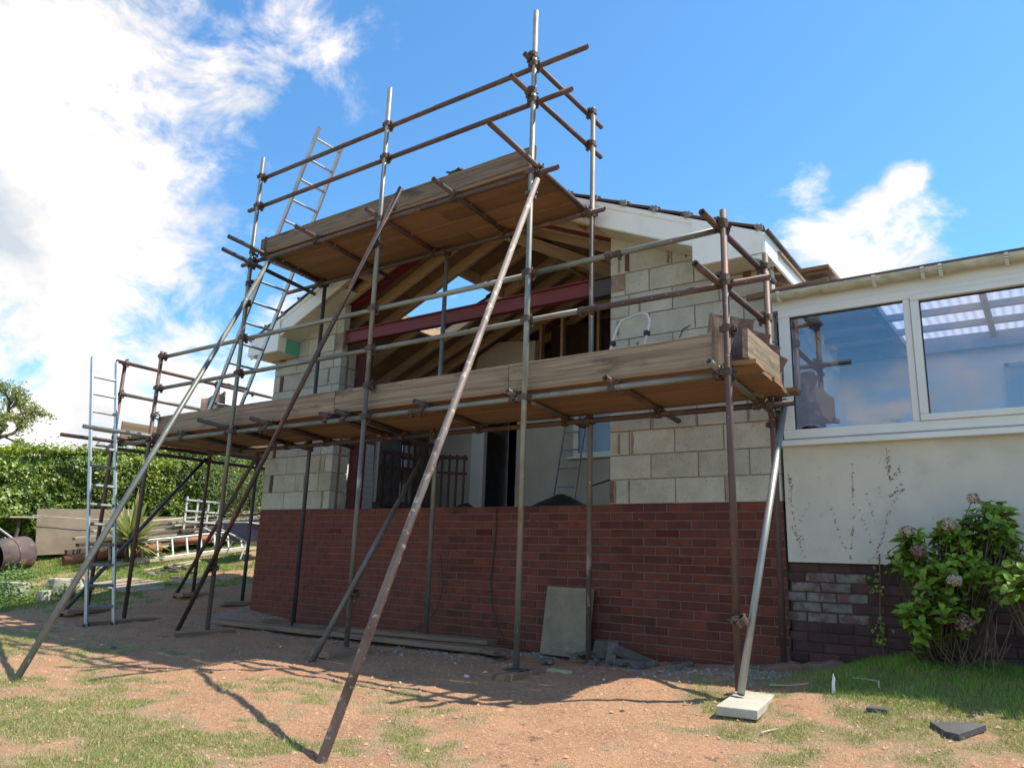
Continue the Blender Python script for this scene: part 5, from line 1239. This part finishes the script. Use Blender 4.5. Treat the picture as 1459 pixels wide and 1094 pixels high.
# cordyline
cy = thing('cordyline', 'spiky cordyline plant with long arching yellow-green leaves by the timber pile', 'plant', (-9.62, .72, gz(-9.6, .7)))
base = Vector((-9.62, .72, gz(-9.6, .7))); MB().path([base, base + Vector((.02, 0, .22)), base + Vector((0, .02, .38))], .055, 8, .045).build('trunk', BARK, cy)
vs = []; fs = []; tn = []
rr = random.Random(3)
for k in range(210):
    az = rr.uniform(0, 2*math.pi); el = math.radians(rr.choice((rr.uniform(25, 88), rr.uniform(5, 70), rr.uniform(-15, 30)))); ln = rr.uniform(.62, 1.02); wd = rr.uniform(.018, .030)
    d = Vector((math.cos(az)*math.cos(el), math.sin(az)*math.cos(el), math.sin(el))); side = d.cross(Vector((0, 0, 1))).normalized(); p = base + Vector((0, 0, .38)); t_ = rr.random()
    seg = 6; b0 = len(vs)
    for i in range(seg + 1):
        u = i/seg; q = p + d*ln*u + Vector((0, 0, -.22*ln*u*u*math.cos(el))); ww = wd*(1 - u**3)
        vs += [q - side*ww, q + side*ww]; tn += [t_*.8, t_]
        if i: j = b0 + 2*i; fs.append((j-2, j-1, j+1, j))
o = link('leaves', np_mesh('leaves', np.array([list(v - WL[cy.name]) for v in vs]), np.array(fs), CLEAF, tint=np.array(tn)), cy, WL[cy.name])
# stones and weeds
GS = 'rough stone blocks on the lawn edge'
for lab_, x, y, sx, sy, sz, rz in (('flat-topped pale stone, the right one of two, with weeds growing against it', -8.05, -.95, .30, .46, .22, .15), ('pale sloping stone, the left one of two, partly under the weeds', -8.45, -1.45, .26, .42, .20, -.3), ('small dark gap stone below the two pale stones', -7.85, -1.30, .18, .2, .14, .5)):
    b = MB(); rs = random.Random(int(-x*100)); vs = []
    for z in (0, .5, 1):
        for k in range(8): a = 2*math.pi*k/8 + .39; f = (.94 if z != .5 else 1)*rs.uniform(.9, 1.08); sq = 1/max(abs(math.cos(a)), abs(math.sin(a))); vs.append((sx/2*f*math.cos(a)*sq, sy/2*f*math.sin(a)*sq, sz*z + rs.uniform(-.01, .01)))
    fs = [(k*8 + i, k*8 + (i+1) % 8, (k+1)*8 + (i+1) % 8, (k+1)*8 + i) for k in range(2) for i in range(8)] + [tuple(range(16, 24)), tuple(range(7, -1, -1))]
    o = b.add(vs, fs).build('stone_block', STONE, None, origin=(0, 0, 0), bevel=.01); o.location = (x, y, gz(x, y) - .02); o.rotation_euler = (0, 0, rz); tag(o, lab_, 'stone', GS)
def weed(label, cx, cy_, r_, h, n, m, size, parent_kind='weed_clump'):
    z0 = gz(cx, cy_); t = thing(parent_kind, label, 'weeds', (cx, cy_, z0))
    P = np.stack([rng.normal(0, r_*.5, n), rng.normal(0, r_*.6, n), np.abs(rng.normal(0, h*.45, n)) + .01], -1)
    link('leaves', leaf_mesh('leaves', P, rng.normal(size=P.shape)*.5 + np.array([.3, -.3, 1]), rng.uniform(size*.6, size*1.3, n), m, .55), t, WL[t.name])
    b = MB()
    for k in range(10): x = random.gauss(0, r_*.4); y = random.gauss(0, r_*.4); b.tube((cx + x*.5, cy_ + y*.5, z0), (cx + x, cy_ + y, z0 + h*random.uniform(.5, 1)), .004, n=4)
    b.build('stems', WLEAF, t)
weed('leafy green weed mass at the left edge of the picture beside the pale stones', -8.25, -2.05, .62, .36, 2600, WLEAF, .055)
weed('low weeds growing against the right pale stone', -7.72, -1.05, .22, .16, 420, WLEAF, .045)
weed('weeds in front of the open rusty drum', -9.75, -.95, .30, .18, 380, WLEAF, .05)
# flat slabs and broken pieces at the lawn edge
o = shard('flat pale concrete slab lying at the lawn edge beyond the tube feet', -7.75, -.12, gz(-7.75, -.12) + .015, [(-.55, -.30), (.35, -.42), (.55, .05), (.15, .38), (-.45, .30)], .03, (0.15, .075, .2), SLABT, 'broken_slab', 'slab', None)
o = shard('pale slab corner sticking out of the soil beside the flat slab', -7.35, .45, gz(-7.35, .45) + .02, [(-.2, -.16), (.22, -.12), (.18, .14), (-.15, .16)], .04, (.17, .09, .5), SLABT, 'broken_slab', 'slab', None)
rr = random.Random(8)
for i in range(15):
    x = -8.35 + rr.gauss(0, .28); y = .75 + rr.gauss(0, .32); k = 5; s_ = rr.uniform(.05, .14)
    shard('flat grey stone flake in the scatter beyond the flat slab', x, y, gz(x, y) + .02, [(s_*math.cos(2*math.pi*j/k)*rr.uniform(.7, 1.2), s_*.8*math.sin(2*math.pi*j/k)*rr.uniform(.7, 1.2)) for j in range(k)], rr.uniform(.02, .04), (rr.uniform(0, .3), rr.uniform(-.1, .2), rr.uniform(0, 3)), RUBBLE, 'stone_flake', 'stone', 'stone flakes scattered at the lawn edge')
# post with flat top, white folding frame, wheelbarrow
t = thing('bird_table', 'old post with a small flat board on top standing before the hedge at the left', 'bird table', (-11.2, -.45, gz(-11.2, -.45)))
MB().tube((-11.2, -.45, gz(-11.2, -.45)), (-11.18, -.42, -.12), .04, .03, n=8).build('post', BARK, t); plank('table_top', (-11.18, -.62, -.10), (-11.18, -.18, -.08), .22, .03, kmat['grey'], t, seg=2)
t = thing('folding_frame', 'white tubular folding frame with black webbing at the left edge before the hedge', 'garden chair', (-10.9, -1.2, gz(-10.9, -1.2)))
for dx in (0, -.28):
    MB().path([(-10.8 + dx, -1.55, .16), (-10.8 + dx, -.62, -.46)], .016, 8).build('side_tube', WHITEP, t)
    MB().path([(-10.8 + dx, -1.65, -.42), (-10.8 + dx, -1.02, -.18), (-10.8 + dx, -.85, -.50)], .014, 8).build('leg', WHITEP, t)
for k in range(7):
    u = k/6; p = Vector((-10.8, -1.55, .16)).lerp(Vector((-10.8, -.62, -.46)), u); MB().tube(p, p + Vector((-.28, 0, 0)), .008, n=6).build('cross_wire', WHITEP, t)
MB().add([(-10.82, -1.5, .11), (-10.82, -.68, -.44), (-11.06, -.68, -.44), (-11.06, -1.5, .11)], [(0, 1, 2, 3)]).build('webbing', BLACK, t)
wb = thing('wheelbarrow', 'blue wheelbarrow mostly hidden behind the brick corner at the left end of the house', 'wheelbarrow', (-8.35, 2.35, gz(-8.35, 2.35)))
zb = gz(-8.35, 2.35); x0, y0 = -8.35, 2.30
b = MB(); vs = [(x0 - .25, y0 - .32, zb + .32), (x0 + .25, y0 - .32, zb + .32), (x0 + .25, y0 + .30, zb + .32), (x0 - .25, y0 + .30, zb + .32), (x0 - .36, y0 - .45, zb + .62), (x0 + .36, y0 - .45, zb + .62), (x0 + .36, y0 + .42, zb + .58), (x0 - .36, y0 + .42, zb + .58)]
b.add(vs, [(0, 1, 2, 3), (0, 4, 5, 1), (1, 5, 6, 2), (2, 6, 7, 3), (3, 7, 4, 0)]); b.build('tray', BLUE, wb)
MB().path([Vector(v) for v in (vs[4], vs[5], vs[6], vs[7], vs[4])], .012, 8).build('rim', ALUW, wb)
for s_ in (-.2, .2): MB().path([(x0 + s_, y0 - .9, zb + .5), (x0 + s_, y0 - .3, zb + .30), (x0 + s_*.4, y0 + .62, zb + .2)], .015, 8).build('frame_tube', ALUW, wb); MB().path([(x0 + s_, y0 - .3, zb + .3), (x0 + s_*1.2, y0 - .42, zb)], .012, 8).build('leg', ALUW, wb)
MB().tube((x0 - .04, y0 + .60, zb + .19), (x0 + .04, y0 + .60, zb + .19), .19, n=20).build('wheel', BLACK, wb)

# ---------------------------------------------------------------- hydrangeas
def ovate(name, centers, dirs, norms, sizes, tint, m, parent):
    n = len(centers); D = unit(dirs); Nn = unit(norms - D*(norms*D).sum(1, keepdims=True)); B = np.cross(Nn, D); s = sizes[:, None]
    rows = [(0, .0, 0), (.18, .26, .03), (.45, .36, .05), (.75, .22, .03), (1.0, 0, -.10)]
    vs = []; 
    for (u, wv, dz) in rows:
        c = centers + D*s*u + Nn*s*(dz - .12*u*u)
        vs += [c - B*s*wv + Nn*s*wv*.25, c, c + B*s*wv + Nn*s*wv*.25]
    co = np.stack(vs, 1).reshape(-1, 3) - np.array(WL[parent.name]); i = np.arange(n)*15; fa = []
    for r_ in range(4):
        for k in range(2): a = r_*3 + k; fa.append(np.stack([i+a, i+a+1, i+a+4, i+a+3], -1))
    return link(name, np_mesh(name, co, np.concatenate(fa), m, smooth=True, tint=np.repeat(tint, 15)), parent, WL[parent.name])
def hydrangea(label, root, ells, nsh, size, heads, seed, group=None, tmean=.3):
    rr = np.random.default_rng(seed); t = thing('hydrangea_bush', label, 'shrub', root, group); b = MB(); C = []; D = []; Nn = []; S = []; Tn = []
    for (c, r_, wgt) in ells:
        for k in range(int(nsh*wgt)):
            v = rr.normal(size=3); v /= np.linalg.norm(v); v[2] = abs(v[2])*1.0 if rr.random() < .72 else v[2]
            rad = rr.uniform(.55, 1.0); p = np.array(c) + v*np.array(r_)*rad
            if p[1] > -.06: p[1] = -.06 - rr.random()*.1
            axis_ = v*.6 + np.array([0, -.2, .8]); axis_ /= np.linalg.norm(axis_)
            q = np.array(root) + np.array([rr.normal()*.08, rr.normal()*.05, 0]); mid = (p + q)/2 + np.array([0, 0, -.10])
            b.path([Vector(q), Vector(mid), Vector(p)], .006, 5, .0035)
            az0 = rr.uniform(0, 6.28); tb = rr.normal(tmean, .22) + .25*(rad - .8)
            for pair in range(4):
                pos = p - axis_*(.045*pair)*size/.1
                for s_ in (0, 1):
                    az = az0 + pair*1.57 + s_*3.14 + rr.normal()*.25
                    e1 = np.cross(axis_, [0, 0, 1.0]) if abs(axis_[2]) < .95 else np.array([1., 0, 0]); e1 /= np.linalg.norm(e1); e2 = np.cross(axis_, e1)
                    d = e1*math.cos(az) + e2*math.sin(az) + axis_*rr.uniform(.25, 1.1 if pair == 0 else .6)
                    C.append(pos); D.append(d); Nn.append(axis_ + rr.normal(size=3)*.2); S.append(size*rr.uniform(.65, 1.15)*(.7 if pair == 0 else 1)); Tn.append(np.clip(tb + rr.normal()*.12 + (.2 if pair == 0 else 0), 0, 1))
    b.build('stems', BARK, t)
    ovate('leaves', np.array(C), np.array(D), np.array(Nn), np.array(S), np.array(Tn), YLEAF, t)
    for (hx, hy, hz, hr, m) in heads:
        k = 260; v = rr.normal(size=(k, 3)); v = unit(v);  P = np.array([hx, hy, hz]) + v*hr*rr.uniform(.6, 1.0, (k, 1))*np.array([1, 1, .85])
        link('flower_head', leaf_mesh('flower_head', P, v + rr.normal(size=(k, 3))*.45, rr.uniform(.014, .026, k), m, 1.0, origin=(hx, hy, hz)), t, (hx, hy, hz))
        MB().path([Vector((hx, hy, hz)), Vector((hx*.75 + root[0]*.25, hy*.7 + root[1]*.3, hz - .14)), Vector(root)], .003, 5).build('flower_stalk', BARK, t)
r1 = (2.66, -.30, gz(2.66, -.3) - .02)
hydrangea('leafy hydrangea bush with dried beige flower heads against the rendered wall', r1,
          [((2.75, -.42, -.56), (.25, .24, .22), .9), ((2.95, -.36, -.36), (.26, .22, .28), 1.3), ((2.50, -.42, -.48), (.14, .20, .13), .4), ((2.55, -.66, -.84), (.12, .14, .15), .35), ((2.72, -.60, -.78), (.22, .18, .16), .35), ((3.04, -.3, -.16), (.13, .14, .12), .3), ((2.56, -.44, -.33), (.10, .08, .09), .25), ((2.78, -.42, -.27), (.11, .08, .08), .25)], 50, .084,
          [(2.80, -.62, -.565, .045, FLOWER), (2.83, -.62, -.83, .062, DFLOWER), (2.53, -.46, -.255, .05, FLOWER), (2.78, -.44, -.205, .055, FLOWER), (2.60, -.54, -.385, .05, DFLOWER), (2.93, -.36, -.03, .04, FLOWER)], 4, tmean=.16)
r2 = (3.32, -.55, gz(3.3, -.55) - .02)
hydrangea('second hydrangea bush cut by the right edge of the picture, with brighter larger leaves', r2, [((3.24, -.80, -.60), (.28, .24, .22), 1.0)], 30, .10, [], 6, tmean=.36)
# dry stalks under the bush
b = MB()
for k in range(35):
    x = random.uniform(2.55, 3.0); y = random.uniform(-.5, -.2); b.tube((x, y, gz(x, y)), (x + random.gauss(0, .09), y - random.uniform(0, .12), gz(x, y) + random.uniform(.1, .42)), .0022, n=4)
tag(b.build('dry_stalks', mat('dry_stalk', (0.24, 0.19, 0.12), (0.16, 0.12, 0.08), scale=20, rough=.9, bump=.1, rnd=0)), 'thin dry stalks standing under the hydrangea bush', 'stalks')
# climber stem at the plinth
t = thing('climber_seedling', 'thin climbing stem with a few leaves on the old brick plinth left of the hydrangea', 'plant', (2.25, -.02, gz(2.25, -.02)))
MB().path([(2.25, -.03, gz(2.25, -.03)), (2.24, -.006, -.85), (2.262, -.006, -.55), (2.268, -.012, -.40)], .004, 5).build('stem', TWIG, t)
P = np.stack([2.25 + rng.normal(0, .03, 60), -.035 - rng.random(60)*.04, rng.choice([-.62, -.9, -.98], 60) + rng.normal(0, .045, 60)], -1)
link('leaves', leaf_mesh('leaves', P, rng.normal(size=P.shape)*.4 + np.array([.2, -1, .3]), rng.uniform(.02, .045, 60), HLEAF, .7, origin=WL[t.name]), t, WL[t.name])

# ---------------------------------------------------------------- turf blades, straw and gravel
def blades(name, XY, h, wd, m, tint, lean=.5, kind='stuff'):
    n = len(XY); Z = ground(XY[:, 0], XY[:, 1]) - .004
    az = rng.uniform(0, 2*np.pi, n); la = rng.uniform(0, 2*np.pi, n); ln = np.abs(rng.normal(0, lean, n))
    base = np.stack([XY[:, 0], XY[:, 1], Z], -1); s = np.stack([np.cos(az), np.sin(az), np.zeros(n)], -1)*wd[:, None]/2
    dr_ = np.stack([np.cos(la)*np.sin(ln), np.sin(la)*np.sin(ln), np.cos(ln)], -1)
    mid = base + dr_*h[:, None]*.55; dr2 = dr_ + np.stack([np.cos(la), np.sin(la), np.full(n, -.3)], -1)*.35
    tip = mid + dr2*h[:, None]*.5
    co = np.stack([base - s, base + s, mid + s*.7, mid - s*.7, tip], 1).reshape(-1, 3); i = np.arange(n)*5
    f4 = np.stack([i, i+1, i+2], -1); f5 = np.stack([i, i+2, i+3], -1); f6 = np.stack([i+3, i+2, i+4], -1)
    return link(name, np_mesh(name, co, np.concatenate([f4, f5, f6]), m, tint=np.repeat(tint, 5)), kind=kind)
cf = np.array(CAM)
def sample(x0, x1, y0, y1, n, p=1.2):
    XY = np.stack([rng.uniform(x0, x1, n), rng.uniform(y0, y1, n)], -1)
    V = np.stack([XY[:, 0] - cf[0], XY[:, 1] - cf[1], np.full(n, -.85)], -1); w_ = V @ np.array(fw); lat = V @ np.array(ri)
    return XY[(w_ > 2.3) & (np.abs(lat) < w_*.76)]
XY = sample(-6.5, 3.7, -4.6, -.05, 420000); c = grass_cover(XY[:, 0], XY[:, 1]); keep = rng.random(len(XY)) < c**1.1*.95; XY = XY[keep]; c = c[keep]
hh = rng.uniform(.007, .022, len(XY))*(0.6 + .7*c); rt = ss(1.6, 2.3, XY[:, 0])*ss(-1.6, -1.0, XY[:, 1]); hh = hh*(1 + 1.1*rt)
tn = np.clip(rng.beta(1.1, 2.2, len(XY)) + .35*(fbm(XY[:, 0]*2.3 + 5, XY[:, 1]*2.3, 3) - .45) - .45*rt, 0, 1)
tag(blades('lawn_grass', XY, hh, rng.uniform(.0022, .0045, len(XY)), BLADE, tn, .55), 'short patchy grass growing through the dry soil in the foreground', 'grass')
XY = sample(-5.5, 3.7, -4.6, -.6, 330000); c = grass_cover(XY[:, 0], XY[:, 1]); d_ = fbm(XY[:, 0]*2.1 + 70, XY[:, 1]*2.1 + 3, 4); bare = ss(-2.1, -2.5, XY[:, 1]) + ss(.7, 1.2, XY[:, 0]); keep = rng.random(len(XY)) < np.clip((.16 + c)*(d_ - .25)*2.0*np.clip(bare, 0.02, 1), 0, .8); XY = XY[keep]
tag(blades('dry_straw', XY, rng.uniform(.015, .045, len(XY)), rng.uniform(.0015, .003, len(XY)), BLADE, rng.uniform(.75, 1, len(XY)), 1.25), 'dry straw-like dead grass lying over the sandy soil', 'dead grass')
XY = sample(-12, -6.0, -3.5, 4.0, 260000); c = grass_cover(XY[:, 0], XY[:, 1]); keep = rng.random(len(XY)) < c*.9; XY = XY[keep]
tag(blades('garden_lawn', XY, rng.uniform(.02, .055, len(XY)), rng.uniform(.006, .011, len(XY)), BLADE, np.clip(rng.beta(1.2, 3.5, len(XY)), 0, 1), .5), 'longer green lawn grass beyond the scaffold at the left', 'grass')
# gravel: small stones, far too many to count
def gravel(name, XY, size, m, label):
    n = len(XY); Z = ground(XY[:, 0], XY[:, 1]); base = np.stack([XY[:, 0], XY[:, 1], Z], -1); vs = []
    for d in ((1, 0, 0), (-.5, .87, 0), (-.5, -.87, 0), (0, 0, .7), (.3, .2, -.5)):
        v = np.array(d)*size[:, None]; v = v*rng.uniform(.55, 1.2, (n, 3)); vs.append(base + v)
    co = np.stack(vs, 1).reshape(-1, 3); i = np.arange(n)*5
    fa = np.concatenate([np.stack([i+a, i+b_, i+3], -1) for a, b_ in ((0, 1), (1, 2), (2, 0))])
    return tag(link(name, np_mesh(name, co, fa, m, tint=np.repeat(rng.random(n), 5)), kind='stuff'), label, 'gravel')
GRAV = mat('gravel_stone', (0.26, 0.235, 0.215), (0.17, 0.15, 0.14), scale=30, rough=.95, bump=.2, rnd=0, tint=(0.46, 0.42, 0.38))
SOILL = mat('soil_crumb', (0.36, 0.20, 0.135), (0.27, 0.145, 0.10), scale=20, rough=.98, bump=.2, rnd=0, tint=(0.46, 0.27, 0.17))
n = 15000; X = rng.uniform(-5.3, 1.7, n); Yq = -np.abs(rng.normal(.28, .32, n)) - .02; 
k_ = fbm(X*1.6, Yq*1.6, 3) > .44; XY = np.stack([X, Yq], -1)[k_]
gravel('wall_gravel', XY, rng.gamma(2.2, .0032, len(XY)) + .002, GRAV, 'fine grey gravel and mortar crumbs strewn along the foot of the brick wall')
XY = sample(-6.6, 3.5, -4.5, .2, 90000); XY = XY[(XY[:, 1] < .0)]; keep = rng.random(len(XY)) < .5; XY = XY[keep]
gravel('soil_crumbs', XY, rng.gamma(1.6, .0028, len(XY)) + .001, SOILL, 'loose crumbs of reddish soil over the bare ground')
# fallen twigs
GF = 'small dry sticks lying on the grass'
for (a, c) in (((2.20, -.86), (2.36, -.92)), ((2.36, -.92), (2.38, -1.02)), ((1.98, -2.05), (2.03, -1.93)), ((1.72, -1.02), (1.95, -.95))):
    tag(MB().path([(a[0], a[1], gz(*a) + .018), ((a[0]+c[0])/2, (a[1]+c[1])/2 + .015, gz(*a) + .022), (c[0], c[1], gz(*c) + .015)], .004, 5).build('dry_stick', kmat['pale']), 'small pale dry stick lying on the grass at the right', 'stick', GF)
